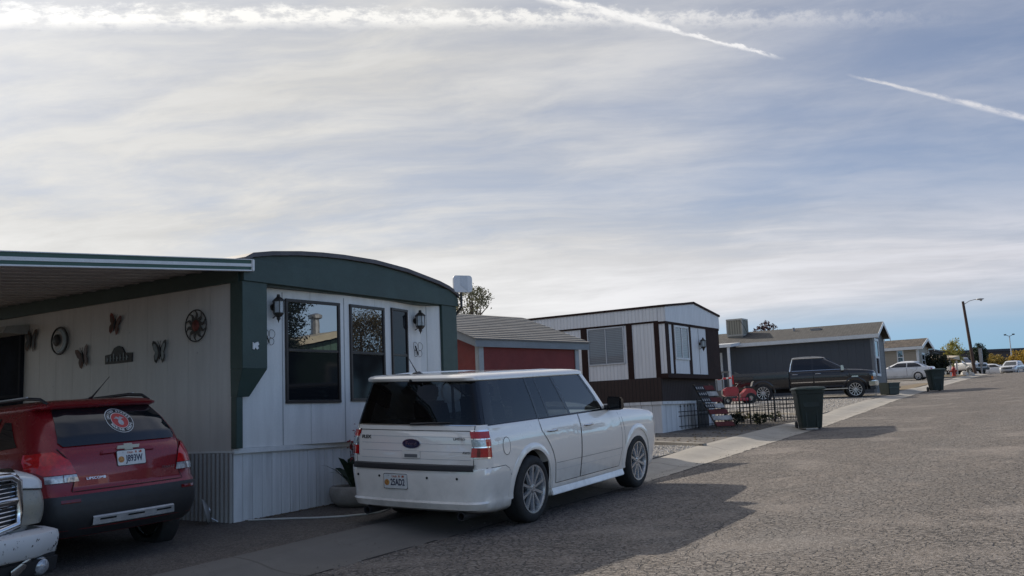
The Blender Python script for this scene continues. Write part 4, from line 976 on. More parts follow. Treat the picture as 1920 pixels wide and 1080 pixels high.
# bumper step pad, sensors, plate, exhaust
m=MB(); 
def pad(i,j):
    y=-.80+1.60*i; yy=[(-.118,.688),(-.122,.70),(-.115,.735),(-.06,.742)][round(j*3)]; return (SB.rear(y,.68)+yy[0]+.075+.02,y,yy[1])
m.grid(24,3,lambda i,j:(lambda y:(SB.rear(y,.66)+(-.018,-.020,-.010,.07)[round(j*3)],y,(.672,.69,.728,.736)[round(j*3)]))(-.79+1.58*i)); P(F_,'bumper_pad',m,m_plastic,smooth=30)
ss=MB()
for y in (-.60,-.24,.24+.16,.72): ss.lathe([(0,-.004),(.013,-.004),(.014,.006)],(SB.rear(y,.60),y,.595),'x',10)
PS(F_,'parking_sensor',ss,m_dark)
plate(F_,(SB.rear(.19,.54)-.012,.17,.545),(0,-1,0),(-.05,0,1),'25AD2')
for y in (.62,-.62): P(F_,'exhaust_tip',MB().lathe([(.045,-.15),(.045,-1.04),(.036,-1.04),(.036,-.8)],(0,y,.205),'x',16),m_plastic,smooth=60)
# tail lamps wrap round the corner
for sg in (1,-1):
    nh=SB.nr; mm=MB(); mm2=MB()
    def lampstrip(mb,ca,cb,z0,z1,off):
        S_=Slice(LF,FR,8,10,4); k0=10+ca; 
        S_.strip(mb,k0,10+cb,z0,z1,sg,off,2)
    # columns -2..8 across the rear edge and corner
    bz=MB(); lampstrip(bz,0,7,.800,1.095,.004); tl=P(F_,'tail_lamp',bz,m_chrome,smooth=60)
    for nm,a,b,z0,z1,mt in (('red_lens',0,7,1.01,1.08,m_redlens),('reverse_lens',0,5,.925,.998,m_clear),('red_lens',5,7,.925,.998,m_redlens),('red_lens',0,7,.815,.912,m_redlens)):
        q=MB(); 
        S_=Slice(LF,FR,8,10,4); zz=(z0,z1); S_.strip(q,10+a,10+b,z0,z1,sg,.012,2); P(tl,nm,q,mt,smooth=60)
    q=MB(); Slice(LF,FR,8,10,4).strip(q,12,13,.82,.905,sg,.0135,2); P(tl,'lens_divider',q,m_reddark)
# front end (seen when walking round)
m=MB(); m.patch([(-.62,.70),(.62,.70),(.62,.86),(-.62,.86)],SB.ff(.006),3); P(F_,'grille',m,m_plastic)
ribbons(F_,'grille_bar',[[(-.62,q),(.62,q)] for q in (.72,.78,.84)],SB.ff(.012),.03,m_chrome)
for sg in (1,-1):
    m=MB(); m.patch([(sg*.64,.70),(sg*.86,.72),(sg*.86,.88),(sg*.64,.87)],SB.ff(.008),3); P(F_,'headlamp',m,m_clear,smooth=60)
for x in (0,2.995):
    for sg in (1,-1): wheel(F_,x,sg*.80,.371,.25,.262,sg,10,False,None,sw=.036)
for nm in (): pass
# ================================================================ red compact SUV under the carport
m_red=Mpaint('dark_red_paint',(.215,.0075,.012),.2,.28,.25,.2,1.5)
X_=thing('compact_suv','dark red compact SUV parked nose in beside the cream carport wall','car',local=True,mat=place((-3.38,1.383,-.085),R_(90.1),-.03))
FRX=[.05,.12,.2,.28,.36,.44,.52,.6,.68,.76,.84,.92]
LX=[(.24,.14,4.05,.76,.2,.3,.05,.15,.02),(.32,.05,4.15,.83,.24,.32,.09,.16,.02),(.45,.0,4.2,.865,.26,.34,.11,.18,.02),(.60,-.005,4.22,.878,.26,.34,.11,.18,.02),(.68,.02,4.22,.88,.26,.34,.11,.18,.02),(.72,.055,4.22,.88,.26,.34,.10,.18,.02),(.85,.06,4.2,.882,.28,.32,.10,.18,.025),(.97,.075,4.1,.876,.30,.3,.10,.2,.03),(1.03,.09,3.8,.865,.31,.3,.10,.2,.035),(1.08,.11,3.3,.85,.31,.28,.10,.15,.03),(1.13,.14,2.95,.825,.30,.25,.10,.12,.02)]
m_red.node_tree.nodes['Principled BSDF'].inputs['Coat Weight'].default_value=.6
S=Slice(LX,FRX,6); mb=MB(); S.solid(mb); bd=P(X_,'body',mb,m_red,smooth=40); arches(bd,[(.80,.335),(3.355,.335)],.38,.88); smooth(bd,40)
LGX=[(1.125,.15,2.95,.82,.30,.22,.10,.12,.02),(1.25,.20,2.68,.79,.29,.2,.10,.12,.02),(1.40,.30,2.32,.73,.27,.2,.09,.1,.02),(1.55,.44,1.98,.655,.25,.2,.08,.1,.02)]
SGX=Slice(LGX,FRX,6); mb=MB(); SGX.solid(mb); cab=P(X_,'cabin_shell',mb,m_red,smooth=50)
RX_=[(1.54,.44,1.95,.655,.22,.2,.08,.08,.02),(1.565,.36,1.98,.665,.2,.2,.10,.08,.02),(1.585,.35,1.97,.66,.2,.2,.10,.08,.02),(1.62,.42,1.85,.61,.2,.2,.08,.08,.02),(1.65,.62,1.65,.52,.2,.2,.06,.06,.02),(1.665,.9,1.4,.3,.15,.15,.02,.02,.0)]
SRX=Slice(RX_,FRX,6); mb=MB(); SRX.solid(mb); P(X_,'roof',mb,m_red,smooth=55)
m=MB(); m.patch([(-.60,1.155),(.60,1.155),(.635,1.20),(.60,1.35),(.535,1.545),(-.535,1.545),(-.60,1.35),(-.635,1.20)],SGX.fr_(.016),9); rwx=P(X_,'rear_window',m,m_blackglass,smooth=60)
for sg in (1,-1):
    for nm,poly in (('quarter_window',[(.62,1.19),(.98,1.165),(.98,1.46),(.86,1.45)]),('rear_door_window',[(1.03,1.165),(1.72,1.16),(1.70,1.52),(1.06,1.50)]),('front_door_window',[(1.77,1.16),(2.55,1.16),(2.05,1.50),(1.76,1.52)])):
        m=MB(); m.patch(poly,SGX.fs(sg,.006),4); P(X_,nm,m,m_blackglass,smooth=60)
    dr=MB(); dr.patch([(1.0,.42),(1.75,.42),(1.75,1.12),(.98,1.12),(1.02,.85),(1.12,.7)],S.fs(sg,.003),3); d=P(X_,'door',dr,m_red,smooth=50); handle(d,S,sg,1.12,.98,m_red)
    dr=MB(); dr.patch([(1.77,.42),(2.75,.42),(2.80,.8),(2.70,1.10),(1.77,1.12)],S.fs(sg,.003),3); d=P(X_,'door',dr,m_red,smooth=50); handle(d,S,sg,1.92,.98,m_red)
    fl=MB(); flare(fl,S,sg,.80,.335,.375,.44,off=.018); flare(fl,S,sg,3.355,.335,.375,.44,off=.018); PS(X_,'wheel_arch_lip',fl,m_plastic,smooth=60)
    mirror_part(X_,S,sg,2.42,1.08,m_red)
    rr_=MB(); rr_.tube([(.50,sg*.555,1.605),(.62,sg*.56,1.665),(.85,sg*.565,1.69),(1.7,sg*.565,1.685),(1.95,sg*.55,1.62)],[.014,.018,.018,.018,.012],8); rl=P(X_,'roof_rail',rr_,m_plastic,smooth=60)
    P(rl,'rail_strip',MB().tube([(.80,sg*.58,1.703),(1.72,sg*.58,1.70)],.008,6),m_metal,smooth=60)
    lamp=MB(); lamp.patch([(sg*.55,.88),(sg*.80,.88),(sg*.868,.95),(sg*.872,1.04),(sg*.84,1.105),(sg*.70,1.115),(sg*.60,1.02)],S.fr_(.016),8); tl=P(X_,'tail_lamp',lamp,m_redlens,smooth=60)
    lamp=MB(); lamp.patch([(sg*.53,.80),(sg*.80,.80),(sg*.80,.872),(sg*.55,.872)],S.fr_(.016),8); P(tl,'clear_lens',lamp,m_clear,smooth=60)
    lamp=MB(); lamp.patch([(sg*.665,.802),(sg*.672,.802),(sg*.672,.872),(sg*.665,.872)],S.fr_(.020),2); P(tl,'lens_divider',lamp,m_reddark)
    rf_=MB(); rf_.patch([(sg*.55,.59),(sg*.72,.59),(sg*.72,.625),(sg*.55,.625)],S.fr_(.012),3); P(X_,'bumper_reflector',rf_,m_reddark)
    for x in (.80,3.355): wheel(X_,x,sg*.77,.335,.21,.225,sg,5,True)
# bumper lower in grey plastic, skid plate
m=MB()
for sg in (1,-1): S.strip(m,0,S.nr+S.na+1,.245,.665,sg,.008,8)
bp=P(X_,'rear_bumper',m,m_plastic,smooth=60)
m=MB(); m.grid(24,3,lambda i,j:(S.rear(-.45+.9*i,.335+.1*j)-(.008,.034,.034,.008)[round(j*3)],(-.45+.9*i)*(1-.03*j),(.335,.345,.42,.437)[round(j*3)])); P(bp,'skid_plate',m,m_metal,smooth=30)
ribbons(bp,'skid_slot',[[(-.40,.395),(-.22,.395)],[(-.08,.395),(.10,.395)],[(.22,.395),(.38,.395)]],S.fr_(.038),.018,m_dark)
m=MB(); m.patch([(-.60,.70),(.60,.70),(.545,.87),(.60,1.02),(.66,1.14),(-.66,1.14),(-.60,1.02),(-.545,.87)],S.fr_(.004),6); tgx=P(X_,'tailgate',m,m_red,smooth=60)
ribbons(tgx,'tailgate_gap',[[(.66,1.14),(.60,1.02),(.545,.87),(.60,.70),(-.60,.70),(-.545,.87),(-.60,1.02),(-.66,1.14)]],S.fr_(.006),.008)
m=MB(); m.prism([(-.30,1.045),(.30,1.045),(.27,1.09),(-.27,1.09)],lambda p,h:(S.rear(p[0],p[1])-.004-h,p[0],p[1]),0,.022); P(tgx,'tailgate_lip',m,m_red,bevel=.008)
bw=[(-.125,-.018),(-.045,-.018),(-.038,-.034),(.052,-.034),(.045,-.018),(.115,-.018),(.125,.018),(.045,.018),(.038,.034),(-.052,.034),(-.045,.018),(-.115,.018)]
m=MB(); m.prism([(-p[0],1.10+p[1]-.0) for p in bw],lambda p,h:(S.rear(0,1.09)-.02-h,p[0],p[1]),0,.012); P(tgx,'badge',m,M('badge_silver',(.50,.48,.40),.3),bevel=.003)
plate(X_,(S.rear(0,.985)-.014,-.015,.985),(0,-1,0),(.08,0,1),'J893W')
text('dealer_badge','LIPSCOMB',.036,(S.rear(.36,.80)-.016,.37,.815),(-.10,-1,0),(.1,0,1),m_chrome,tgx,sx=1.15)
text('model_badge','TRAX LT',.035,(S.rear(-.42,.84)-.016,-.43,.84),(.10,-1,0),(.1,0,1),M('badge_dim',(.25,.2,.2),.3,.8),tgx,sx=1.2)
# round decal on the rear window
sc_y,sc_z=-.045,1.385
def dec(r,off,mat,name,par,r2=0):
    m=MB(); 
    pts=[(sc_y+r*cos(t),sc_z+r*.92*sin(t)) for t in frange(0,2*PI,32)[:-1]]
    m.patch(pts,SGX.fr_(off+.010),2); return P(par,name,m,mat)
dk=dec(.146,.0085,M('decal_white',(.60,.60,.58),.4,var=.03),'decal',rwx); dec(.139,.0100,M('decal_black',(.012,.012,.014),.4),'decal_ring',dk); dec(.094,.0115,M('decal_white2',(.60,.60,.58),.4,var=.03),'decal_edge',dk); dec(.088,.0128,M('decal_red',(.42,.03,.03),.4,var=.05),'decal_field',dk)
def ringtext(s,r,a0,step,up):
    for i,ch in enumerate(s):
        if ch==' ': continue
        a=a0-step*i if up else a0+step*i
        y,z=sc_y-r*cos(a),sc_z+r*.92*sin(a)
        nrm=Vector((0,-cos(a),sin(a))) if up else Vector((0,cos(a),-sin(a)))
        z0=SGX.rear(y,z); tilt=(SGX.rear(y,z+.05)-SGX.rear(y,z-.05))/.1
        yd=Vector((tilt*nrm.z,nrm.y,nrm.z)); xd=Vector((0,-nrm.z,nrm.y)) 
        xd=Vector((tilt*xd.z,xd.y,xd.z))
        text('decal_letter',ch,.037,(z0-.0225,y,z),xd,yd,bpy.data.materials['decal_white'],dk,bold=.0012)
ringtext('UNITED STATES',.115,R_(90+74),R_(12.4),True)
ringtext('MARINE CORPS',.115,R_(-90-66),R_(12.1),False)
m=MB()
for poly in ([(-.06,.02),(-.02,.045),(0,.03),(.02,.045),(.06,.02),(.03,.022),(.012,.006),(-.012,.006),(-.03,.022)],[(.03*cos(t),-.022+.03*sin(t)) for t in frange(0,2*PI,16)[:-1]]): m.patch([(sc_y+a,sc_z+b_) for a,b_ in poly],SGX.fr_(.0242),2)
P(dk,'decal_emblem',m,M('decal_grey',(.35,.36,.38),.4,var=.2,scale=40))
m=MB(); m.tube([(.68,.0,1.655),(.64,.0,1.67),(.52,-.03,1.78),(.42,-.05,1.87)],[.018,.01,.004,.003],6); P(X_,'roof_aerial',m,m_plastic)
0
for sg in (1,-1):
    m=MB(); m.patch([(sg*.50,.72),(sg*.80,.78),(sg*.80,.95),(sg*.55,.88)],S.ff(.008),3); P(X_,'headlamp',m,m_clear)
m=MB(); m.patch([(-.45,.55),(.45,.55),(.48,.82),(-.48,.82)],S.ff(.008),3); P(X_,'grille',m,m_plastic)
def zfit(o):
    for ch in o.children:
        if ch.name.split('.')[0]=='wheel': continue
        if ch.type=='MESH':
            for q in ch.data.vertices: z=q.co.z; q.co.z=.98+(z-.98)*(.91 if z>.98 else .90)
        zfit(ch)
zfit(X_)
# ================================================================ pickups
def pickup(o,paint,wb,cab_r,bed_r,zk=1.,wr=.41,hwk=1.,spokes=6,low=False,chrome_trim=True,nose=1.0,rimr=.27,bump=True,glassm=None):
    Z=lambda z:z*zk
    fx=wb+nose; cow=wb-.20 if chrome_trim else wb-.45
    L=[(Z(.52),cab_r,fx-.22,.86,.05,.25,0,.10,.01),(Z(.60),cab_r,fx-.12,.93,.05,.28,0,.12,.01),(Z(.72),cab_r,fx-.06,.965,.05,.30,0,.13,.012),(Z(.95),cab_r,fx-.03,.985,.05,.30,0,.13,.015),(Z(1.12),cab_r,fx-.05,.985,.05,.28,0,.13,.02),(Z(1.19),cab_r,fx-.12,.975,.05,.26,0,.14,.025),(Z(1.24),cab_r,fx-.34,.955,.05,.26,0,.14,.03),(Z(1.275),cab_r,fx-.85,.935,.05,.25,0,.12,.03),(Z(1.30),cab_r,cow+.05,.915,.05,.2,0,.1,.015)]
    L=[(a,b,c,d*hwk,*r) for a,b,c,d,*r in L]
    fr=[.06,.14,.22,.3,.38,.46,.54,.62,.7,.78,.86,.94]
    Sb=Slice(L,fr); mb=MB(); Sb.solid(mb); bd=P(o,'body',mb,paint,smooth=40); arches(bd,[(wb,wr)],wr+.075,1.0); smooth(bd,40)
    LG=[(Z(1.295),cab_r+.02,cow,.90,.10,.16,.03,.12,.01),(Z(1.55),cab_r+.05,cow-.42,.84,.10,.16,.03,.12,.01),(Z(1.84),cab_r+.13,cow-.92,.75,.10,.16,.03,.1,.01)]
    LG=[(a,b,c,d*hwk,*r) for a,b,c,d,*r in LG]
    Sg=Slice(LG,fr); mb=MB(); Sg.solid(mb); P(o,'cabin_shell',mb,paint,smooth=50)
    LR=[(Z(1.83),cab_r+.12,cow-.90,.755,.1,.16,.03,.1,.01),(Z(1.87),cab_r+.11,cow-.94,.755,.12,.16,.03,.1,.01),(Z(1.92),cab_r+.22,cow-1.10,.68,.12,.16,.03,.1,.01),(Z(1.945),cab_r+.5,cow-1.4,.5,.12,.16,.03,.06,.0)]
    LR=[(a,b,c,d*hwk,*r) for a,b,c,d,*r in LR]
    Sr=Slice(LR,fr); mb=MB(); Sr.solid(mb); P(o,'roof',mb,paint,smooth=50)
    gm=glassm or m_blackglass; xm=(cab_r+cow-.75)/2+.12
    m=MB(); Sg.strip(m,Sg.ncol()-1-Sg.nf-2,Sg.ncol()-1,Z(1.32),Z(1.82),1,.006,4); Sg.strip(m,Sg.ncol()-1-Sg.nf-2,Sg.ncol()-1,Z(1.32),Z(1.82),-1,.006,4); P(o,'windscreen',m,m_blackglass,smooth=60)
    m=MB(); m.patch([(-.62,Z(1.36)),(.62,Z(1.36)),(.56,Z(1.78)),(-.56,Z(1.78))],Sg.fr_(.006),3); P(o,'rear_window',m,gm)
    for sg in (1,-1):
        for nm,poly in (('rear_door_window',[(cab_r+.17,1.335),(xm-.04,1.335),(xm-.04,1.81),(cab_r+.24,1.80)]),('front_door_window',[(xm+.03,1.335),(cow-.20,1.335),(cow-.50,1.56),(cow-.84,1.81),(xm+.03,1.81)])):
            m=MB(); m.patch([(a,Z(b)) for a,b in poly],Sg.fs(sg,.006),4); P(o,nm,m,gm,smooth=60)
        for poly in ([(cab_r+.05,.62),(xm,.62),(xm,1.28),(cab_r+.05,1.28)],[(xm+.02,.62),(cow-.02,.62),(cow+.02,1.0),(cow-.08,1.28),(xm+.02,1.28)]):
            m=MB(); m.patch([(a,Z(b)) for a,b in poly],Sb.fs(sg,.003),3); d=P(o,'door',m,paint,smooth=60); ribbons(d,'door_gap',[[(a,Z(b)) for a,b in poly+[poly[0]]]],Sb.fs(sg,.0042),.010)
            if not low or True: handle(d,Sb,sg,poly[0][0]+.20,Z(1.16),m_chrome if chrome_trim else m_plastic,.26)
            if chrome_trim: ribbons(d,'door_strip',[[(poly[0][0]+.02,Z(.80)),(poly[1][0]-.02,Z(.80))]],Sb.fs(sg,.012),.035,m_chrome)
        if chrome_trim:
            m=MB(); m.ribbon([(cab_r+.12,Z(1.318)),(cow-.22,Z(1.318))],Sg.fs(sg,.010),.022); P(o,'window_trim',m,m_chrome)
            m=MB(); m.tube([(cab_r+.03,sg*(Sg.side(cab_r+.2,Z(1.32))+.004),Z(1.30)),(cab_r+.09,sg*(Sg.side(cab_r+.2,Z(1.6))+.004),Z(1.6)),(cab_r+.19,sg*(Sr.side(cab_r+.3,Z(1.86))+.002),Z(1.865)),(cow-1.0,sg*(Sr.side(cow-1.2,Z(1.86))+.002),Z(1.87))],.016,6); P(o,'roof_trim',m,m_chrome)
            m=MB(); m.box(cab_r+.2,sg*.86,Z(.44),cow-.1,sg*1.04,Z(.485)); P(o,'step_bar',m,m_chrome,bevel=.015)
            m=MB(); m.patch([(cow+.06,Z(.95)),(cow+.36,Z(.95)),(cow+.34,Z(1.0)),(cow+.10,Z(1.0))],Sb.fs(sg,.012),2); P(o,'fender_badge',m,m_chrome)
        fl=MB(); flare(fl,Sb,sg,wb,wr,wr+.07,wr+.14,off=.02); P(o,'wheel_arch_lip',fl,paint,smooth=60)
        mirror_part(o,Sb,sg,cow-.32,Z(1.27),m_chrome if chrome_trim else paint,(.12,.20,.24),.03)
        for x in (0,wb): wheel(o,x,sg*(.86*hwk),wr,.27,rimr,sg,spokes,True,m_alloy,low=low)
    # bed
    LB=[(Z(.55),bed_r,cab_r-.03,.93,.06,.03,.0,0,.008),(Z(.70),bed_r,cab_r-.03,.975,.06,.03,0,0,.008),(Z(1.1),bed_r,cab_r-.03,.985,.06,.03,0,0,.008),(Z(1.31),bed_r+.01,cab_r-.03,.965,.06,.03,0,0,.008)]
    LB=[(a,b,c,d*hwk,*r) for a,b,c,d,*r in LB]
    Sd=Slice(LB,fr); mb=MB(); Sd.solid(mb); be=P(o,'bed',mb,paint,smooth=40)
    c=MB()
    for sg in (1,-1): c.lathe([(0,sg*.52),(wr+.075,sg*.52),(wr+.075,sg*1.2),(0,sg*1.2)],(0,0,wr),'y',36)
    c.box(bed_r+.07,-.80*hwk,Z(.85),cab_r-.10,.80*hwk,Z(1.5)); boolcut(be,c,m_dark); smooth(be,40)
    for sg in (1,-1):
        fl=MB(); flare(fl,Sd,sg,0,wr,wr+.07,wr+.14,off=.02); P(be,'wheel_arch_lip',fl,paint,smooth=60)
        m=MB(); m.box(bed_r-.012,sg*.80*hwk,Z(.86),bed_r+.06,sg*.992*hwk,Z(1.27)); P(o,'tail_lamp',m,m_redlens,bevel=.015)
    m=MB(); m.box(bed_r-.22,-.92*hwk,Z(.50),bed_r-.005,.92*hwk,Z(.70)); P(o,'rear_bumper',m,m_chrome,bevel=.03)
    m=MB(); m.box(bed_r+.1,-.42,Z(.36),fx-.4,.42,Z(.53)); m.tube([(0,-.75,wr),(0,.75,wr)],.06); m.tube([(wb,-.75,wr),(wb,.75,wr)],.05); P(o,'chassis',m,m_dark)
    return Sb,fx,Z
m_blackpaint=Mpaint('black_paint',(.006,.007,.011),.0,.25,.2,.12); m_blackpaint.node_tree.nodes['Principled BSDF'].inputs['Coat Weight'].default_value=.45
T_=thing('pickup_truck','black crew cab pickup with chrome trim parked across the gravel driveway','truck',local=True,mat=place((34.45,8.02,1.385),R_(-72),-.012))
Sb,fx,Z=pickup(T_,m_blackpaint,3.95,1.18,-1.32)
m=MB(); m.patch([(-.60,.80),(.60,.80),(.62,1.10),(-.62,1.10)],Sb.ff(.012),3); gr=P(T_,'grille',m,m_plastic)
ribbons(gr,'grille_bar',[[(-.60,q),(.60,q)] for q in (.82,.95,1.08)],Sb.ff(.03),.055,m_chrome); ribbons(gr,'grille_slat',[[(-.60,q),(.60,q)] for q in (.87,.91,1.0,1.04)],Sb.ff(.02),.018,m_metal)
for sg in (1,-1):
    for a,b_,mt,nm in ((.80,.88,m_clear,'lower_lens'),(.89,1.0,m_clear,'headlamp_lens'),(1.01,1.09,m_clear,'upper_lens')):
        m=MB(); m.patch([(sg*.63,a),(sg*.93,a),(sg*.93,b_),(sg*.63,b_)],Sb.ff(.012),3); P(T_,'headlamp',m,mt,smooth=60)
    m=MB(); m.patch([(fx-.30,.82),(fx-.22,.82),(fx-.22,.95),(fx-.30,.95)],Sb.fs(sg,.010),3); P(T_,'side_marker',m,m_amber)
m=MB(); m.prism_z([(fx-.42,-.99),(fx-.14,-.93),(fx+.02,-.62),(fx+.06,0),(fx+.02,.62),(fx-.14,.93),(fx-.42,.99),(fx-.42,.9),(fx-.1,.5),(fx-.1,-.5),(fx-.42,-.9)],.53,.76); P(T_,'front_bumper',m,m_chrome,bevel=.03)
m=MB(); m.prism_z([(fx-.40,-.95),(fx-.16,-.88),(fx-.02,-.5),(fx-.02,.5),(fx-.16,.88),(fx-.40,.95)],.36,.527); P(T_,'lower_valance',m,m_plastic,bevel=.03)
m=MB(); m.hexa([(fx-1.35,-.5,1.24),(fx-.45,-.46,1.20),(fx-.45,.46,1.20),(fx-1.35,.5,1.24)],[(fx-1.35,-.34,1.325),(fx-.55,-.30,1.27),(fx-.55,.30,1.27),(fx-1.35,.34,1.325)]); P(T_,'hood_scoop',m,m_blackpaint,bevel=.03,smooth=50)
m=MB(); 
for y in (-.4,0,.4): m.box(2.1,y-.06,1.93,2.2,y+.06,1.965)
PS(T_,'roof_marker',m,m_dark,bevel=.01)
lb=thing('load_bar','red and white striped bar sticking out behind the black pickup tail','bar',(33.3,9.3,2.45))
a=Vector((33.35,9.02,2.52)); b_=Vector((33.05,10.2,2.47)); d=(b_-a); m=MB(); m.tube([a,b_],.035,8); P(lb,'bar',m,m_trimw)
m=MB(); 
for k in range(5): m.tube([a+d*(k*.2+.06),a+d*(k*.2+.17)],.039,8)
PS(lb,'red_stripe',m,M('stripe_red',(.50,.02,.03),.4))
# old white pickup, nose in the lower left corner
m_oldwhite=Mpaint('chalky_white_paint',(.60,.60,.59),.0,.42,.05)
RM=place((-5.27,1.02,-.295),R_(-76.5),-.03)
N_=thing('pickup_truck','old white pickup with chrome grille, clouded headlamp and chipped front bumper','truck',local=True,mat=RM@Matrix.Translation((-4.55,0,0)))
zk=.90
Sn,fx,Z=pickup(N_,m_oldwhite,3.55,.95,-1.15,zk=zk,wr=.37,spokes=5,chrome_trim=False,nose=1.05,rimr=.23)
GX=fx-.03
hp=[(0.62,.97),(.55,1.06),(.35,1.10),(0,1.115)]
m=MB(); m.grid(24,8,lambda i,j:(max(Sn.front(-.61+1.22*i,.67+.40*j)+.006,GX-.10*((-.61+1.22*i)/.63)**2-.02*(.40*j)+.02),-.61+1.22*i,.67+.40*j)); gr=P(N_,'grille',m,m_plastic)
def gx(y,z): return GX-.10*(y/.63)**2-.02*(z-.66)+.052
m=MB()
def rail(pts,r): m.tube([(gx(y,z)+.012,y,z) for y,z in pts],r,8)
rail([(-.60,.68),(-.3,.655),(.3,.655),(.60,.68),(.625,.78),(.62,1.04),(.50,1.085),(-.50,1.085),(-.62,1.04),(-.625,.78),(-.60,.68)],.034); P(gr,'grille_surround',m,m_chrome,smooth=60)
m=MB(); m.grid(16,2,lambda i,j:(gx(-.6+1.2*i,.88)+(.02,.034,.02)[round(j*2)],-.6+1.2*i,.855+.055*j)); m.grid(2,8,lambda i,j:(gx(0,.88)+(.02,.036,.02)[round(i*2)],-.035+.07*i,.68+.4*j)); P(gr,'grille_cross',m,m_chrome,smooth=60)
m=MB()
for z in (.70,.735,.77,.805,.84,.925,.96,.995,1.03): m.tube([(gx(y,z)+.002,y,z) for y in frange(-.58,.58,12)],.0050,5)
PS(gr,'grille_bar',m,m_chrome,smooth=60)
m=MB(); m.grid(20,4,lambda i,j:(lambda y,q:(gx(y*.98,1.1)+(.015-.075*q*q-.02*(1-q)),y,1.085+.085*q*(1-.25*(y/.6)**2)))(-.60+1.2*i,j)); P(N_,'hood_lip',m,m_chrome,smooth=60)
for sg in (1,-1):
    m=MB()
    def hl(i,j,sg=sg):
        y=.645+.345*i; x=GX-.02-.17*max(0,(i-.45)/.55)**2.2-.02; z=(.665+.0*i)+(.30-.035*i)*j
        x-=.035*(2*j-1)**2
        return (x+.03,sg*y,z)
    m.grid(12,8,hl); hlp=P(N_,'headlamp',m,m_oldlens,smooth=60)
    m=MB(); m.lathe([(0,.03),(.05,.02),(.075,-.01)],(GX-.05,sg*.78,.83),'x',16); P(hlp,'bulb_reflector',m,m_clear,smooth=60)
    m=MB(); m.grid(12,1,lambda i,j:(hl(i,1)[0]+.012,hl(i,1)[1],hl(i,1)[2]+.004+.016*j)); P(hlp,'lamp_gap',m,m_dark)
    m=MB(); m.grid(12,5,lambda i,j:(hl(i,1)[0]+.014-.20*j*j,hl(i,1)[1]*(1-.03*j*j),hl(i,1)[2]+.012+.165*math.sqrt(j)*(1-.35*i*i))); P(N_,'fender_nose',m,m_oldwhite,smooth=60)
# bumper with chipped paint
mch,nt,b=newmat('chipped_bumper_paint'); co=objco(nt); x,y,z=sep(nt,co)
n1=noise(nt,co,7.,5,.7); n2=noise(nt,co,22,4,.7); ch=n1.sm(.605,.62)*n2.sm(.44,.52)
base=mixc(nt,ch.cl(),(.60,.59,.58),(.035,.025,.022)); lk(nt,base,b.inputs['Base Color']); lk(nt,ch.cl()*.4+.4,b.inputs['Roughness'])
bpts=[(-1.0,-.40),(-.985,-.12),(-.90,.06),(-.62,.14),(-.3,.165),(.3,.165),(.62,.14),(.90,.06),(.985,-.12),(1.0,-.40)]
m=MB()
def bmp(i,j):
    t=i*9; k=min(8,int(t)); f=t-k; y=bpts[k][0]*(1-f)+bpts[k+1][0]*f; x=bpts[k][1]*(1-f)+bpts[k+1][1]*f
    zz=[.43,.45,.58,.625,.635,.64][round(j*5)]; o=[-.03,.0,.03,.015,-.03,-.22][round(j*5)]
    side=min(1,abs(y)/1.0)
    return (fx+x+o*(1 if o>-.1 else (1-.3*side)),y*(1 if o>-.1 else .985),zz-.02*side)
m.grid(72,5,bmp); bp=P(N_,'front_bumper',m,mch,smooth=50)
m=MB(); m.prism_y([(fx-.30,.24),(fx+.10,.26),(fx+.13,.43),(fx-.30,.44)],-.88,.88); P(N_,'lower_valance',m,m_plastic,bevel=.03)
for sg in (1,-1):
    m=MB(); m.lathe([(0,.03),(.05,.022),(.072,0),(.08,-.06)],(fx+.11,sg*.70,.34),'x',18); P(bp,'fog_lamp',m,m_clear,smooth=60)
    m=MB(); m.grid(8,3,lambda i,j:(fx+.145-.03*i-.02*(j-.5)**2,sg*(.36+.22*i),.27+.14*i*.8+.09*j*(1-.4*i))); P(bp,'tow_bracket',m,m_chrome,smooth=60)
plate(N_,(fx+.20,.0,.53),(0,1,0),(0,0,1),'Y41C')if False else None
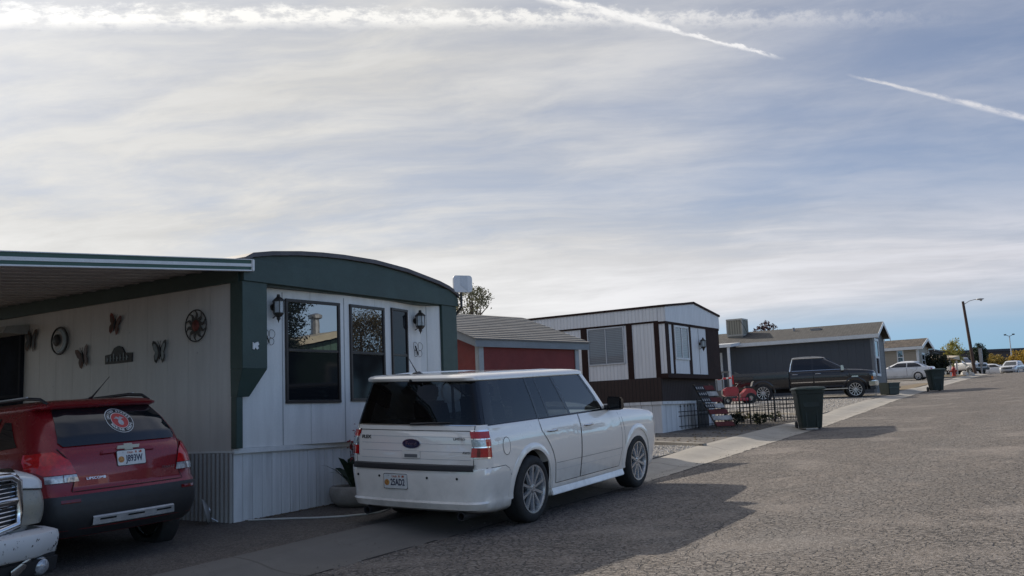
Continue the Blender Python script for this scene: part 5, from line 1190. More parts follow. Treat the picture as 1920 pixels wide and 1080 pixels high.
# ================================================================ sedan and far vehicles
def sedan(o,paint,low=True,wbx=2.85,gl=None,suv=False):
    if not suv:
        L=[(.22,-.85,3.7,.80,.2,.3,.06,.2,.02),(.32,-1.0,3.8,.86,.22,.34,.08,.2,.02),(.55,-1.03,3.86,.89,.22,.36,.08,.22,.02),(.72,-1.02,3.84,.895,.22,.36,.08,.22,.03),(.84,-1.0,3.7,.89,.22,.34,.08,.22,.04),(.90,-.99,3.3,.88,.22,.32,.08,.2,.04),(.95,-.95,2.6,.865,.22,.3,.08,.16,.035),(.985,-.80,2.35,.845,.2,.26,.06,.14,.02)]
        G=[(.97,-.62,2.38,.83,.22,.25,.1,.16,.02),(1.15,-.30,1.98,.76,.22,.25,.1,.14,.02),(1.32,.06,1.58,.665,.22,.25,.08,.12,.02)]
        Rr=[(1.31,.02,1.60,.67,.22,.25,.08,.1,.02),(1.36,.05,1.50,.64,.22,.25,.08,.1,.02),(1.42,.25,1.25,.52,.2,.2,.06,.06,.01),(1.445,.5,.95,.3,.15,.15,.02,.02,0)]
        wr=.33; polys=[[(-.28,1.0),(.72,1.0),(.72,1.30),(.12,1.29),(-.16,1.14)],[(.78,1.0),(1.95,1.0),(1.66,1.16),(1.40,1.30),(.78,1.30)]]; bz=.985
    else:
        L=[(.26,-.75,3.55,.80,.2,.3,.06,.2,.02),(.36,-.92,3.66,.87,.22,.34,.08,.2,.02),(.60,-.96,3.72,.90,.22,.36,.08,.22,.02),(.85,-.94,3.68,.905,.22,.36,.08,.22,.03),(.98,-.92,3.5,.90,.22,.34,.08,.22,.04),(1.05,-.90,3.0,.885,.22,.3,.08,.18,.04),(1.10,-.88,2.45,.86,.22,.28,.08,.14,.03)]
        G=[(1.09,-.85,2.42,.845,.22,.25,.1,.16,.02),(1.30,-.72,2.0,.79,.22,.25,.1,.14,.02),(1.52,-.52,1.55,.70,.22,.25,.08,.12,.02)]
        Rr=[(1.51,-.55,1.56,.705,.22,.25,.08,.1,.02),(1.57,-.58,1.48,.69,.22,.25,.08,.1,.02),(1.63,-.40,1.2,.58,.2,.2,.06,.06,.01),(1.66,-.1,.8,.35,.15,.15,.02,.02,0)]
        wr=.36; polys=[[(-.55,1.13),(.02,1.12),(.02,1.48),(-.36,1.47)],[(.08,1.12),(.80,1.12),(.80,1.49),(.08,1.49)],[(.86,1.12),(2.0,1.12),(1.66,1.32),(1.42,1.49),(.86,1.49)]]; bz=1.1
    fr=[.08,.18,.28,.38,.48,.58,.68,.78,.88,.95]
    S=Slice(L,fr); mb=MB(); S.solid(mb); bd=P(o,'body',mb,paint,smooth=40); arches(bd,[(0,wr),(wbx,wr)],wr+.05,.9); smooth(bd,40)
    Sg=Slice(G,fr); mb=MB(); Sg.solid(mb); P(o,'cabin_shell',mb,paint,smooth=50)
    Sr=Slice(Rr,fr); mb=MB(); Sr.solid(mb); P(o,'roof',mb,paint,smooth=50)
    z0,z1=G[0][0]+.02,G[-1][0]-.01
    for nm,a,c in (('rear_window',0,Sg.nr+1),('windscreen',Sg.ncol()-1-Sg.nf-1,Sg.ncol()-1)):
        m=MB()
        for sg in (1,-1): Sg.strip(m,a,c,z0,z1,sg,.006,4)
        P(o,nm,m,m_blackglass,smooth=60)
    for sg in (1,-1):
        for pz in polys:
            m=MB(); m.patch(pz,Sg.fs(sg,.012),7); P(o,'side_window',m,m_blackglass,smooth=60)
        xm=polys[-1][0][0]-.03
        for pz in ([(xm+.02,.35),(2.3,.35),(2.36,.7),(2.25,bz-.06),(xm+.02,bz-.03)],[(.45,.35),(xm-.01,.35),(xm-.01,bz-.03),(.0,bz-.03),(.12,.75),(.35,.62)]):
            m=MB(); m.patch(pz,S.fs(sg,.003),3); d=P(o,'door',m,paint,smooth=60); ribbons(d,'door_gap',[pz+[pz[0]]],S.fs(sg,.0042),.010); handle(d,S,sg,pz[0][0]+.22 if pz[0][0]>.6 else .45,bz-.14,paint)
        mirror_part(o,S,sg,1.92,bz-.01,paint)
        m=MB(); m.patch([(sg*.52,bz-.30),(sg*.84,bz-.27),(sg*.84,bz-.14),(sg*.55,bz-.17)],S.ff(.008),3); P(o,'headlamp',m,m_clear,smooth=60)
        m=MB(); m.patch([(sg*.55,bz-.28),(sg*.86,bz-.28),(sg*.86,bz-.10),(sg*.58,bz-.10)],S.fr_(.008),3); P(o,'tail_lamp',m,m_redlens,smooth=60)
        for x in (0,wbx): wheel(o,x,sg*.79,wr,.21,.215,sg,5,False,m_alloy,low=low,sw=.07)
    m=MB(); m.patch([(-.48,bz-.42),(.48,bz-.42),(.50,bz-.18),(-.50,bz-.18)],S.ff(.008),3); P(o,'grille',m,m_plastic)
    m=MB(); m.patch([(-.7,.30),(.7,.30),(.7,.42),(-.7,.42)],S.ff(.010),3); P(o,'lower_intake',m,m_plastic)
    return S
m_wp2=Mpaint('white_paint',(.64,.64,.645),.0,.3,.04)
m_slv=Mpaint('silver_paint',(.55,.56,.58),.2,.3,.06)
o=thing('sedan','white four door sedan parked beyond the black pickup, nose towards the grey home','car',local=True,mat=place((67.2,7.15,gz(67.2,7.2)+.01),R_(90),.012)); sedan(o,m_wp2)
o=thing('sedan','small white sedan far up the road, half hidden by the silver SUV','car',local=True,mat=place((119.0,9.4,gz(119,9)+.02),R_(-95),0,None,.006)); sedan(o,m_wp2)
o=thing('compact_suv','silver SUV coming down the far end of the road','car',local=True,mat=place((114.8,5.65,gz(114,5.6)),R_(174),0,None,.006)); sedan(o,m_slv,suv=True,wbx=2.7)
o=thing('compact_suv','dark SUV at the right end of the distant road behind the silver one','car',local=True,mat=place((126.0,4.7,gz(126,4.7)),R_(174),0,None,.006)); sedan(o,Mpaint('dark_paint',(.02,.022,.028),0,.3,.1),suv=True,wbx=2.7)
o=thing('pickup_truck','far white pickup parked behind the leaning wooden street light pole','truck',local=True,mat=place((107.4,11.2,gz(107,11)+.02),R_(-124),0,None,.006)); S_,fx,Z=pickup(o,m_wp2,3.3,.9,-1.1,wr=.38,spokes=5,low=True,chrome_trim=False,nose=.95,rimr=.23)
m=MB(); m.patch([(-.60,.80),(.60,.80),(.62,1.10),(-.62,1.10)],S_.ff(.012),3); P(o,'grille',m,m_plastic); m=MB(); m.box(fx-.25,-.93,.45,fx+.02,.93,.68); P(o,'front_bumper',m,m_plastic,bevel=.03)
for sg in (1,-1):
    m=MB(); m.patch([(sg*.62,.86),(sg*.92,.86),(sg*.92,1.06),(sg*.62,1.06)],S_.ff(.012),3); P(o,'headlamp',m,m_clear)
# ---------------------------------------------------------------- bins, fence and yard things
m_bin=M('bin_green',(.012,.024,.020),.5,var=.15,scale=3,bump=.1,bs=120)
m_binlid=M('bin_lid_green',(.030,.052,.042),.45,var=.2,scale=3)
def bin_(label,x,y,rot,k=1.,lid_open=0,grp=None):
    o=thing('trash_bin',label,'trash bin',(x,y,gz(x,y)),rot,grp,local=True)
    w0,w1,d0,d1,h=.27*k,.37*k,.27*k,.38*k,.98*k
    m=MB(); a=rrect(2*w0,2*d0,.06,4); b=rrect(2*w1,2*d1,.06,4); n=len(a)
    lv=[(0,.03),(.02,.03),(.90,.03),(.905,.0),(1.0,.0)]
    vs=[]
    for i,(t,ins) in enumerate(lv):
        s_=1 if i>2 else .955
        vs+=[((p[0]+(q[0]-p[0])*t)*s_,(p[1]+(q[1]-p[1])*t)*s_,.04*k+h*t) for p,q in zip(a,b)]
    fs=[(j*n+i,j*n+(i+1)%n,(j+1)*n+(i+1)%n,(j+1)*n+i) for j in range(len(lv)-1) for i in range(n)]+[tuple(range(n))[::-1],tuple(range((len(lv)-1)*n,len(lv)*n))]
    m.add(vs,fs)
    for q in (-.14,.14): m.box(q*k-.02,-d0-.03,.05*k,q*k+.02,-d0-.005,.5*k)
    m.box(-.2*k,-.335*k,.58*k,.2*k,-.31*k,.70*k)
    P(o,'tub',m,m_bin,smooth=40)
    m=MB(); m.add([((p[0])*sx,p[1]*sx-.01,z) for z,sx in ((h+.045,1.06),(h+.075,1.07),(h+.115,.96),(h+.13,.55)) for p in b],[(j*n+i,j*n+(i+1)%n,(j+1)*n+(i+1)%n,(j+1)*n+i) for j in range(3) for i in range(n)]+[tuple(range(n))[::-1],tuple(range(3*n,4*n))])
    m.box(-.12,-d1-.06,h+.05,.12,-d1-.01,h+.09)
    ld=P(o,'lid',m,m_binlid,smooth=40)
    m=MB(); m.tube([(-w1*.75,d1,h-.02),(-w1*.75,d1+.10,h+.02),(w1*.75,d1+.10,h+.02),(w1*.75,d1,h-.02)],.018,8); P(o,'handle',m,m_bin,smooth=60)
    for sg in (1,-1): P(o,'wheel',MB().lathe([(0,-.025),(.09*k,-.025),(.115*k,-.02),(.115*k,.02),(.09*k,.025),(0,.025)],(sg*(w0+.02),d0+.06,.115*k),'x',16),m_plastic)
    P(o,'axle',MB().tube([(-w0,d0+.06,.115*k),(w0,d0+.06,.115*k)],.012),m_metal); return o
b1=bin_('tall dark green wheeled bin on the kerb in front of the iron fence','x' and 15.18,.36,R_(-62),.95)
P(b1,'foot_bar',MB().box(-.17,-.30,.0,.13,-.275,.03),M('foot_bar_pale',(.40,.39,.36),.6))
bin_('far dark green wheeled bin on the kerb before the white sedan',42.4,1.95,R_(-58),1.0)
o=thing('storage_tote','low dark green lidless box on the verge in front of the black pickup','box',(37.4,3.1,gz(37.4,3.1)),R_(-28),local=True)
m=MB(); m.hexa([(-.33,-.26,0),(.33,-.26,0),(.33,.26,0),(-.33,.26,0)],[(-.37,-.3,.55),(.37,-.3,.55),(.37,.3,.55),(-.37,.3,.55)]); P(o,'tub',m,m_bin,bevel=.02); m=MB()
for z in (.50,.3): m.box(-.385,-.315,z,.385,-.302,z+.05)
P(o,'rim',m,m_binlid,bevel=.01)
# iron fence
fo=thing('iron_fence','low black iron picket fence round the front garden bed','fence',(13.76,3.5,gz(13.8,3.5)))
m=MB(); po=MB()
def run(a,b,n,post0=True):
    for i in range(n+1):
        t=i/n; x,y=a[0]+(b[0]-a[0])*t,a[1]+(b[1]-a[1])*t; z=gz(x,y); j=random.uniform(-.012,.012)
        if i%8==0: po.box(x-.016,y-.016,z-.05,x+.016,y+.016,z+.78)
        else:
            m.tube([(x,y,z+.03),(x+j,y+j,z+.58),(x+j*1.1,y+j,z+.60)],.0075,5); m.lathe([(0,.585),(.018,.60),(.010,.64),(0,.675)],(x+j,y+j,z),'z',5)
    for h in (.47,.36,.10):
        L=8; pts=[(a[0]+(b[0]-a[0])*k/L,a[1]+(b[1]-a[1])*k/L) for k in range(L+1)]; m.tube([(x,y,gz(x,y)+h) for x,y in pts],.010,5)
run((13.76,3.48),(17.75,1.40),40); run((17.75,1.40),(18.6,4.9),30)
P(fo,'picket_panel',m,m_black); PS(fo,'post',po,m_black)
# round topped panel and flag slats leaning on the white home
o=thing('leaning_panel','dark round topped wooden panel standing against the white skirting','panel',(15.0,3.1,gz(15.0,3.1)),local=False)
z=gz(15.0,3.1)-.06
m=MB(); m.prism_y([(14.64,z+.47)]+[(14.64+.76*(i/14),z+.47+.30*math.sqrt(max(0,1-(i/14)**2.2))) for i in range(15)],3.07,3.12); P(o,'round_top',m,M('dark_wood',(.03,.027,.025),.7,var=.25),bevel=.006)
m=MB()
for k in range(4): m.box(14.66+k*.165,3.09,z-.02,14.815+k*.165,3.13,z+.465)
PS(o,'plank',m,M('grey_plank',(.085,.08,.075),.8,var=.25,scale=5))
o=thing('slat_flag','tilted red and white slat flag with dark starred ends behind the fence','ornament',(16.6,3.0,gz(16.6,3.0)))
A=Vector((14.78,2.36,gz(14.8,2.4)+.03)); Bv=Vector((14.73,2.92,1.80))
ud=(Bv-A).normalized(); sd=Vector((.70,-.71,.0)).normalized(); nd=sd.cross(ud).normalized()
def slab3(mb,u0,u1,s0,s1,t0,t1):
    g=lambda a,b_,c:A+ud*a+sd*b_+nd*c
    mb.hexa([g(u0,s0,t0),g(u0,s1,t0),g(u0,s1,t1),g(u0,s0,t1)],[g(u1,s0,t0),g(u1,s1,t0),g(u1,s1,t1),g(u1,s0,t1)])
L=(Bv-A).length; m=MB(); slab3(m,-.05,L,-.30,-.25,-.05,-.01); slab3(m,-.05,L,.12,.17,-.05,-.01); PS(o,'rail',m,M('flag_rail',(.11,.085,.06),.8,var=.2))
mr,mw,md,mst=MB(),MB(),MB(),MB()
for k in range(7):
    u0=L*(k+.12)/7.2; u1=u0+L/7.2*.72; red=k%2==0
    tgt=mr if red else mw; slab3(tgt,u0,u1,-.06 if k>=3 else -.10,.20+.02*((k*5)%3),-.008,.02)
    if k<3: slab3(mr if red else mw,u0,u1,-.29,-.103,-.008,.02)
    else:
        slab3(md,u0,u1,-.31,-.063,-.008,.02)
        for q in range(4): slab3(mst,u0+.03,u1-.03,-.29+q*.056,-.262+q*.056,.0205,.023)
PS(o,'red_slat',mr,M('slat_red',(.15,.022,.02),.7,var=.2)); PS(o,'white_slat',mw,M('slat_white',(.46,.45,.43),.7,var=.25,scale=8)); PS(o,'dark_slat',md,M('slat_dark',(.015,.016,.022),.6)); PS(o,'star_mark',mst,bpy.data.materials['slat_white'])
# lawn tractor
z=gz(32.4,8.6); o=thing('lawn_tractor','red lawn tractor parked on the gravel behind the black pickup rear wheel','lawn tractor',(31.45,7.75,gz(31.4,7.8)-.02),R_(123),local=True); o.scale=(.86,.86,.86)
m_tred=M('tractor_red',(.34,.02,.028),.3,var=.1,coat=.6)
m=MB(); prof=[(.42,.40),(1.18,.40),(1.24,.56),(1.20,.74),(1.0,.86),(.62,.90),(.42,.80)]
m.prism_y(prof,-.24,.24); P(o,'hood',m,m_tred,bevel=.05,smooth=50)
m=MB(); m.prism_y([(-.42,.44),(-.40,.58),(-.25,.74),(.02,.78),(.14,.66),(.42,.40),(.42,.32),(-.30,.32)],-.40,.40); P(o,'rear_fender',m,m_tred,bevel=.05,smooth=50)
m=MB(); m.box(-.28,-.22,.78,.10,.22,.86); m.hexa([(-.32,-.22,.80),(-.22,-.22,.80),(-.22,.22,.80),(-.32,.22,.80)],[(-.40,-.2,1.12),(-.33,-.2,1.12),(-.33,.2,1.12),(-.40,.2,1.12)]); P(o,'seat',m,m_plastic,bevel=.03)
m=MB(); m.tube([(.52,0,.85),(.38,0,1.02)],.02); m.lathe([(.17,-.015),(.185,0),(.17,.015),(.155,0),(.17,-.015)],(0,0,0),'z',18); m.v=[(x+(.36 if i>=16 else 0),y,zz+(1.03 if i>=16 else 0)) for i,(x,y,zz) in enumerate(m.v)]; P(o,'steering_wheel',m,m_plastic)
m=MB(); m.lathe([(0,.14),(.56,.14),(.60,.2),(.56,.30),(0,.32)],(.30,0,0),'z',24); P(o,'mower_deck',m,m_tred,smooth=50)
m=MB(); m.patch([(-.2,.5),(.2,.5),(.18,.76),(-.18,.76)],lambda y,zz:(1.25-.1*abs(zz-.56),y,zz),2); P(o,'grille',m,m_plastic)
for x,r,y,w_ in ((-.10,.27,.36,.24),(1.05,.19,.36,.15)):
    for sg in (1,-1): 
        q=MB(); q.lathe([(r*.45,-w_/2),(r*.8,-w_/2),(r,-w_/2+.04),(r,w_/2-.04),(r*.8,w_/2),(r*.45,w_/2)],(x,sg*y,r),'y',20); t=P(o,'wheel',q,m_tyre,smooth=40); P(t,'rim',MB().lathe([(0,-w_*.3),(r*.46,-w_*.35),(r*.46,w_*.35),(0,w_*.3)],(x,sg*y,r),'y',16),M('rim_cream',(.40,.38,.32),.5))
# potted plant with red blooms
o=thing('potted_plant','wide pale round pot of dark plants with red blooms against the skirting','plant',(.27,1.86,gz(.27,1.86)))
c=(.27,1.86,gz(.27,1.86)); m=MB(); m.lathe([(0,.0),(.30,.0),(.38,.06),(.41,.16),(.40,.24),(.37,.255),(.34,.25),(.34,.20),(0,.20)],c,'z',32); P(o,'pot',m,M('pot_pale',(.30,.275,.245),.75,var=.15,scale=5),smooth=50)
lf=MB(); rnd=random.Random(3)
for k in range(26):
    a=rnd.uniform(0,2*PI); r=rnd.uniform(.02,.26); L=rnd.uniform(.36,.72); b0=Vector((c[0]+r*cos(a),c[1]+r*sin(a),c[2]+.2)); d=Vector((cos(a)*rnd.uniform(.2,.75),sin(a)*rnd.uniform(.2,.75),1)).normalized(); sdv=d.cross(Vector((0,0,1))).normalized()
    pts=[(b0+d*L*t+Vector((cos(a),sin(a),0))*.12*t*t-Vector((0,0,1))*.16*t**3,w) for t,w in ((0,.02),(.3,.055),(.6,.066),(.85,.04),(1,.002))]
    lf.add([p+sdv*w for p,w in pts]+[p-sdv*w for p,w in pts],[(i,i+1,i+6,i+5) for i in range(4)])
P(o,'leaf',lf,Mleaf('pot_leaf',(.010,.022,.012),(.03,.05,.025),.2))
st=MB(); fl=MB()
for (dx,dy,h) in ((-.22,-.05,.80),(-.17,.02,.70),(.02,.05,1.0),(.08,.0,.80),(.04,-.08,.9),(.2,0,.85)):
    pts=[Vector((c[0]+dx*.4,c[1]+dy,c[2]+.2)),Vector((c[0]+dx*.8,c[1]+dy,c[2]+h*.6)),Vector((c[0]+dx,c[1]+dy,c[2]+h))]; st.tube(pts,.006,5)
    for q in range(16):
        p=pts[2]+Vector((rnd.uniform(-.05,.05),rnd.uniform(-.05,.05),rnd.uniform(-.14,.05))); n=Vector((rnd.uniform(-1,1),rnd.uniform(-1,1),rnd.uniform(-.3,1))).normalized(); a=n.orthogonal().normalized()*rnd.uniform(.012,.024); b_=n.cross(a)
        (fl if q<10 else lf).add([p+a,p+b_,p-a,p-b_,p+n*.012],[(0,1,4),(1,2,4),(2,3,4),(3,0,4)])
P(o,'stem',st,M('stem_dark',(.03,.025,.02),.7)); P(o,'bloom',fl,M('bloom_red',(.22,.02,.025),.6,var=.3,scale=20))
# hose, dish
hp=[(-1.30,2.22),(-1.15,2.0),(-1.0,1.74),(-.88,1.5),(-.70,1.26),(-.5,1.12),(-.30,1.06),(-.12,1.10),(.15,1.25),(.5,1.32),(1.2,1.4)]
hz=[.012]*8+[.012,.012,.012]
pts=[]
for i in range(len(hp)-1):
    for k in range(4):
        t=k/4; x=hp[i][0]*(1-t)+hp[i+1][0]*t; y=hp[i][1]*(1-t)+hp[i+1][1]*t; pts.append((x,y,gz(x,y)+.02))
tag(MB().tube(pts,.011,6).build('garden_hose',M('hose_white',(.46,.45,.42),.5),smooth=60),'thin white hose lying along the foot of the skirting','hose')
o=thing('satellite_dish','small round grey dish leaning on the corrugated skirting','dish',(-1.62,2.50,gz(-1.6,2.5)),0,local=True)
m=MB(); m.T=Matrix.Translation((.0,.02,.17))@Matrix.Rotation(R_(-38),4,'Z')@Matrix.Rotation(R_(-14),4,'Y')
m.lathe([(0,.0),(.08,-.008),(.13,-.03),(.145,-.042),(.145,-.05),(.13,-.038),(.08,-.018),(0,-.012)],(0,0,0),'x',28); P(o,'reflector',m,M('dish_grey',(.25,.24,.23),.6,var=.2),smooth=60)
m2=MB(); m2.T=m.T; m2.lathe([(0,.016),(.03,.014),(.035,.0)],(0,0,0),'x',12); m2.tube([(0,0,-.1),(.06,0,-.16)],.008); P(o,'hub',m2,m_metal)
# dark shiny shrub by the entry behind the red car
def leafmesh(mb,c,rad,nclump,nleaf,size,rnd,flat=1.0,shell=.55):
    c=Vector(c)
    for k in range(nclump):
        while True:
            d=Vector((rnd.uniform(-1,1),rnd.uniform(-1,1),rnd.uniform(-1,1)))
            if shell<d.length<1 or (d.length<1 and rnd.random()<.25): break
        cc=c+Vector((d.x*rad[0],d.y*rad[1],d.z*rad[2])); cr=rnd.uniform(.14,.28)*min(rad)*1.2
        for q in range(nleaf):
            e=Vector((rnd.gauss(0,1),rnd.gauss(0,1),rnd.gauss(0,.75)))*cr*.62; p=cc+e
            n=Vector((rnd.uniform(-1,1),rnd.uniform(-1,1),rnd.uniform(-.4,1))).normalized(); a=n.orthogonal().normalized(); a.rotate(Matrix.Rotation(rnd.uniform(0,6.28),3,n)); b_=n.cross(a); s=size*rnd.uniform(.6,1.3)
            mb.add([p+a*s,p+b_*s*.45+n*s*.12,p-a*s,p-b_*s*.45+n*s*.12],[(0,1,2,3)])
def tree(name,label,cat,x,y,h,rad,c1,c2,seed,nclump=60,nleaf=60,size=.10,trunk=.18,z=None,cz=None,limbs=7,group=None,barkc=(.10,.075,.055),tr=.35,shell=.5,extra=()):
    rnd=random.Random(seed); z=gz(x,y) if z is None else z
    o=thing(name,label,cat,(x,y,z),0,group)
    top=cz if cz is not None else h-rad[2]; C0=Vector((x,y,z+top))
    t=MB(); tp=[(x,y,z-.1),(x+rnd.uniform(-.1,.1),y,z+top*.4),(x+rnd.uniform(-.15,.15),y+rnd.uniform(-.1,.1),z+top*.8),(x,y,z+top+rad[2]*.3)]
    t.tube(tp,[trunk,trunk*.8,trunk*.6,trunk*.2],8)
    for k in range(limbs):
        a=2*PI*k/limbs+rnd.uniform(-.4,.4); s0=Vector(tp[1]).lerp(Vector(tp[2]),rnd.random()); e=C0+Vector((cos(a)*rad[0]*.8,sin(a)*rad[1]*.8,rnd.uniform(-.3,.8)*rad[2]))
        mid=s0.lerp(e,.5)+Vector((0,0,rad[2]*.12)); t.tube([s0,mid,e],[trunk*.4,trunk*.25,trunk*.06],6)
        for q in range(2): e2=mid+Vector((rnd.uniform(-.5,.5)*rad[0],rnd.uniform(-.5,.5)*rad[1],rnd.uniform(.1,.7)*rad[2])); t.tube([mid,e2],[trunk*.18,trunk*.03],5)
    P(o,'trunk',t,M('bark_'+str(seed),barkc,.85,var=.25,scale=6,bump=.5,bs=20),smooth=50)
    cmesh=MB(); leafmesh(cmesh,C0,rad,nclump,nleaf,size,rnd,shell=shell)
    for (ox,oy,oz,k) in extra: leafmesh(cmesh,C0+Vector((ox,oy,oz)),[q*k for q in rad],int(nclump*k),nleaf,size,rnd,shell=shell)
    P(o,'crown',cmesh,Mleaf('leaf_'+str(seed),c1,c2,tr),fixn=False); return o
tree('shrub','dark shiny shrub by the entry behind the red car','shrub',-1.95,7.35,1.95,(.35,.45,.55),(.012,.016,.014),(.10,.11,.10),41,30,26,.035,.03,limbs=4)
tree('garden_plant','pale leaved garden plant at the foot of the iron fence','plant',16.6,2.2,.36,(.30,.22,.18),(.03,.045,.02),(.16,.15,.07),42,14,18,.035,.02,limbs=4)
tree('garden_plant','small green garden plant in the bed near the tall bin','plant',17.2,1.9,.34,(.22,.22,.16),(.02,.03,.015),(.09,.10,.04),43,12,16,.035,.02,limbs=4)
tree('garden_plant','dark low garden plant near the round topped panel','plant',15.9,2.55,.32,(.35,.22,.15),(.012,.018,.012),(.05,.05,.03),44,14,18,.035,.02,limbs=4)
for i_,(px_,py_,lb_) in enumerate(((16.1,1.95,'low dark garden plant just inside the fence left of centre'),(17.0,2.75,'yellowing garden plant behind the fence pickets'),(15.3,2.35,'sprawling dark garden plant below the slat flag'))):
    tree('garden_plant',lb_,'plant',px_,py_,.34,(.34,.26,.16),(.02,.025,.014),((.05,.055,.03),(.16,.13,.05),(.04,.045,.03))[i_],61+i_,16,20,.035,.02,limbs=4)
def twigs(name,label,x,y,h,w,n,seed,col):
    rnd=random.Random(seed); z=gz(x,y); m=MB()
    for k in range(n):
        a=rnd.uniform(0,2*PI); r=w*rnd.uniform(.3,1); p0=Vector((x+rnd.uniform(-.05,.05),y+rnd.uniform(-.05,.05),z)); p2=Vector((x+r*cos(a),y+r*sin(a),z+h*rnd.uniform(.55,1))); p1=p0.lerp(p2,.55)+Vector((0,0,h*.12)); m.tube([p0,p1,p2],[.012,.008,.003],5)
        for q in range(3):
            s=p1.lerp(p2,rnd.random()); m.tube([s,s+Vector((rnd.uniform(-.2,.2),rnd.uniform(-.2,.2),rnd.uniform(.05,.3)))],[.005,.002],4)
    return tag(m.build(name,M(name+'_'+str(seed),col,.85,var=.2)),label,'bush')
twigs('dry_bush','bare dry twiggy bush behind the slat flag',18.9,5.0,1.35,.75,34,5,(.17,.135,.095))
def scatter(name,label,n,fx_,r0,r1,mats,seed,flat=.6):
    rnd=random.Random(seed); m=MB()
    for k in range(n):
        x,y=fx_(rnd); z=gz(x,y)+.008; r=rnd.uniform(r0,r1)**1.0; a=rnd.uniform(0,6.28); c_,s_=cos(a)*r,sin(a)*r; e=rnd.uniform(.6,1); h=r*flat*rnd.uniform(.6,1.2)
        m.cur=rnd.randrange(len(mats))
        m.add([(x+c_,y+s_,z),(x-s_*e,y+c_*e,z),(x-c_,y-s_,z),(x+s_*e,y-c_*e,z),(x+c_*.2,y+s_*.2,z+h)],[(0,1,4),(1,2,4),(2,3,4),(3,0,4)])
    o=m.build(name,mats); o['kind']='stuff'; o['label']=label; o['category']='gravel' if 'pebb' in label or 'grit' in label else 'litter'; return o
mg=[M('pebble_a',(.36,.34,.31),.85,var=.2),M('pebble_b',(.22,.20,.18),.85,var=.2),M('pebble_c',(.47,.44,.40),.85,var=.15)]
scatter('loose_gravel','loose pale pebbles along the gravel strip',2600,lambda r:(lambda x:(x,edge(x)+1.02+abs(r.gauss(0,1.6))))(r.uniform(4.3,9.3)),.012,.035,mg,8)
scatter('loose_gravel','loose pebbles on the gravel driveway by the dark pickup',1500,lambda r:(lambda x:(x,edge(x)+1.02+abs(r.gauss(0,3))))(r.uniform(18.5,34)),.015,.05,mg,9)
scatter('road_grit','fine grit gathered along the kerb edge',900,lambda r:(lambda x:(x,edge(x)+r.gauss(-.12,.22)))(r.uniform(-4,26)),.006,.016,[mg[1],M('grit_dark',(.10,.09,.08),.9)],10)
scatter('leaf_litter','dead leaf litter at the foot of the white skirting',260,lambda r:(r.uniform(-1.3,.9),2.28-abs(r.gauss(0,.06))),.012,.035,[M('litter_a',(.05,.04,.03),.9),M('litter_b',(.10,.075,.045),.9)],11,.35)
scatter('leaf_litter','dry leaf litter on the dirt yard by the iron fence',300,lambda r:(lambda x:(x,edge(x)+1.1+abs(r.gauss(0,1.2))))(r.uniform(9.8,17.5)),.02,.05,[M('litter_c',(.06,.05,.04),.9),M('litter_d',(.16,.12,.07),.9)],12,.4)
# ---------------------------------------------------------------- street light, far things, trees
o=thing('street_light','leaning wooden utility pole with a street lamp arm at the road edge','street light',(93.85,7.05,gz(93.8,7.05)))
zb=gz(93.8,7.05); top=Vector((93.6,7.42,10.62))
m=MB(); m.tube([(93.9,7.02,zb-.2),tuple(top)],[.17,.12],12); P(o,'pole',m,M('pole_wood',(.075,.045,.035),.85,var=.3,scale=1.5,bump=.3,bs=20),smooth=60)
m=MB(); m.tube([top+Vector((0,0,-.35)),top+Vector((.15,-.55,.0)),top+Vector((.25,-1.0,.10)),top+Vector((.3,-1.25,.11))],.035,8); P(o,'arm',m,m_metal,smooth=60)
m=MB(); m.lathe([(0,-.35),(.09,-.33),(.15,-.15),(.17,.05),(.11,.22),(.05,.36),(0,.37)],(0,0,0),'x',16); m.v=[(v_[0]*.0+top.x+.32+v_[1]*.9,top.y-1.5-v_[0]*1.0,top.z+.10+v_[2]*.55) for v_ in m.v]; hd=P(o,'lamp_head',m,M('lamp_grey',(.33,.34,.35),.4,.3),smooth=60)
m=MB(); m.lathe([(0,-.13),(.07,-.11),(.12,-.04),(.13,.02)],(top.x+.32,top.y-1.58,top.z+.03),'z',14); P(hd,'lamp_glass',m,m_clear,smooth=60)
m=MB(); m.box(93.1,6.95,zb,93.5,7.15,zb+1.9); m.box(94.4,6.35,zb,94.5,6.5,zb+4.1)
u_=thing('utility_box','pale narrow utility post and box beside the leaning wooden pole','utility box',(94.6,6.55,zb)); m=MB(); m.box(94.5,6.42,zb-.1,94.7,6.58,zb+1.3); m.box(94.42,6.33,zb+.9,94.8,6.62,zb+2.5); P(u_,'cabinet',m,M('utility_white',(.26,.26,.27),.5,var=.1),bevel=.02); P(u_,'door_panel',MB().box(94.415,6.37,zb+1.0,94.419,6.58,zb+2.4),M('utility_grey',(.34,.35,.36),.5))
o=thing('flood_light','slim distant light pole with two small lamp heads','street light',(136,8.0,gz(136,8)))
m=MB(); z0=gz(136,8); m.tube([(136,8,z0),(136,8,9.35)],[.10,.06],8); P(o,'pole',m,m_metal,smooth=60)
for sg in (1,-1): m=MB(); m.tube([(136,8,9.25),(136,8-sg*.5,9.5)],.035,6); m.box(135.8,8-sg*.5-.14,9.42,136.2,8-sg*.5+.14,9.58); P(o,'lamp_head',m,m_plastic)
o=thing('utility_pole','dark crossarm pole far off at the right edge','utility pole',(150,5.0,gz(150,5)))
m=MB(); z0=gz(150,5); m.tube([(150,4.9,z0),(150,4.9,8.6)],[.16,.1],8); P(o,'pole',m,M('pole_dark',(.05,.035,.03),.8)); P(o,'crossarm',MB().box(149.9,3.8,8.1,150.1,6.0,8.28).box(149.9,4.2,7.6,150.1,5.6,7.75),bpy.data.materials['pole_dark'])
o=thing('fire_hydrant','small red hydrant on the verge by the dark shrub','hydrant',(78.0,6.5,gz(78,6.5)))
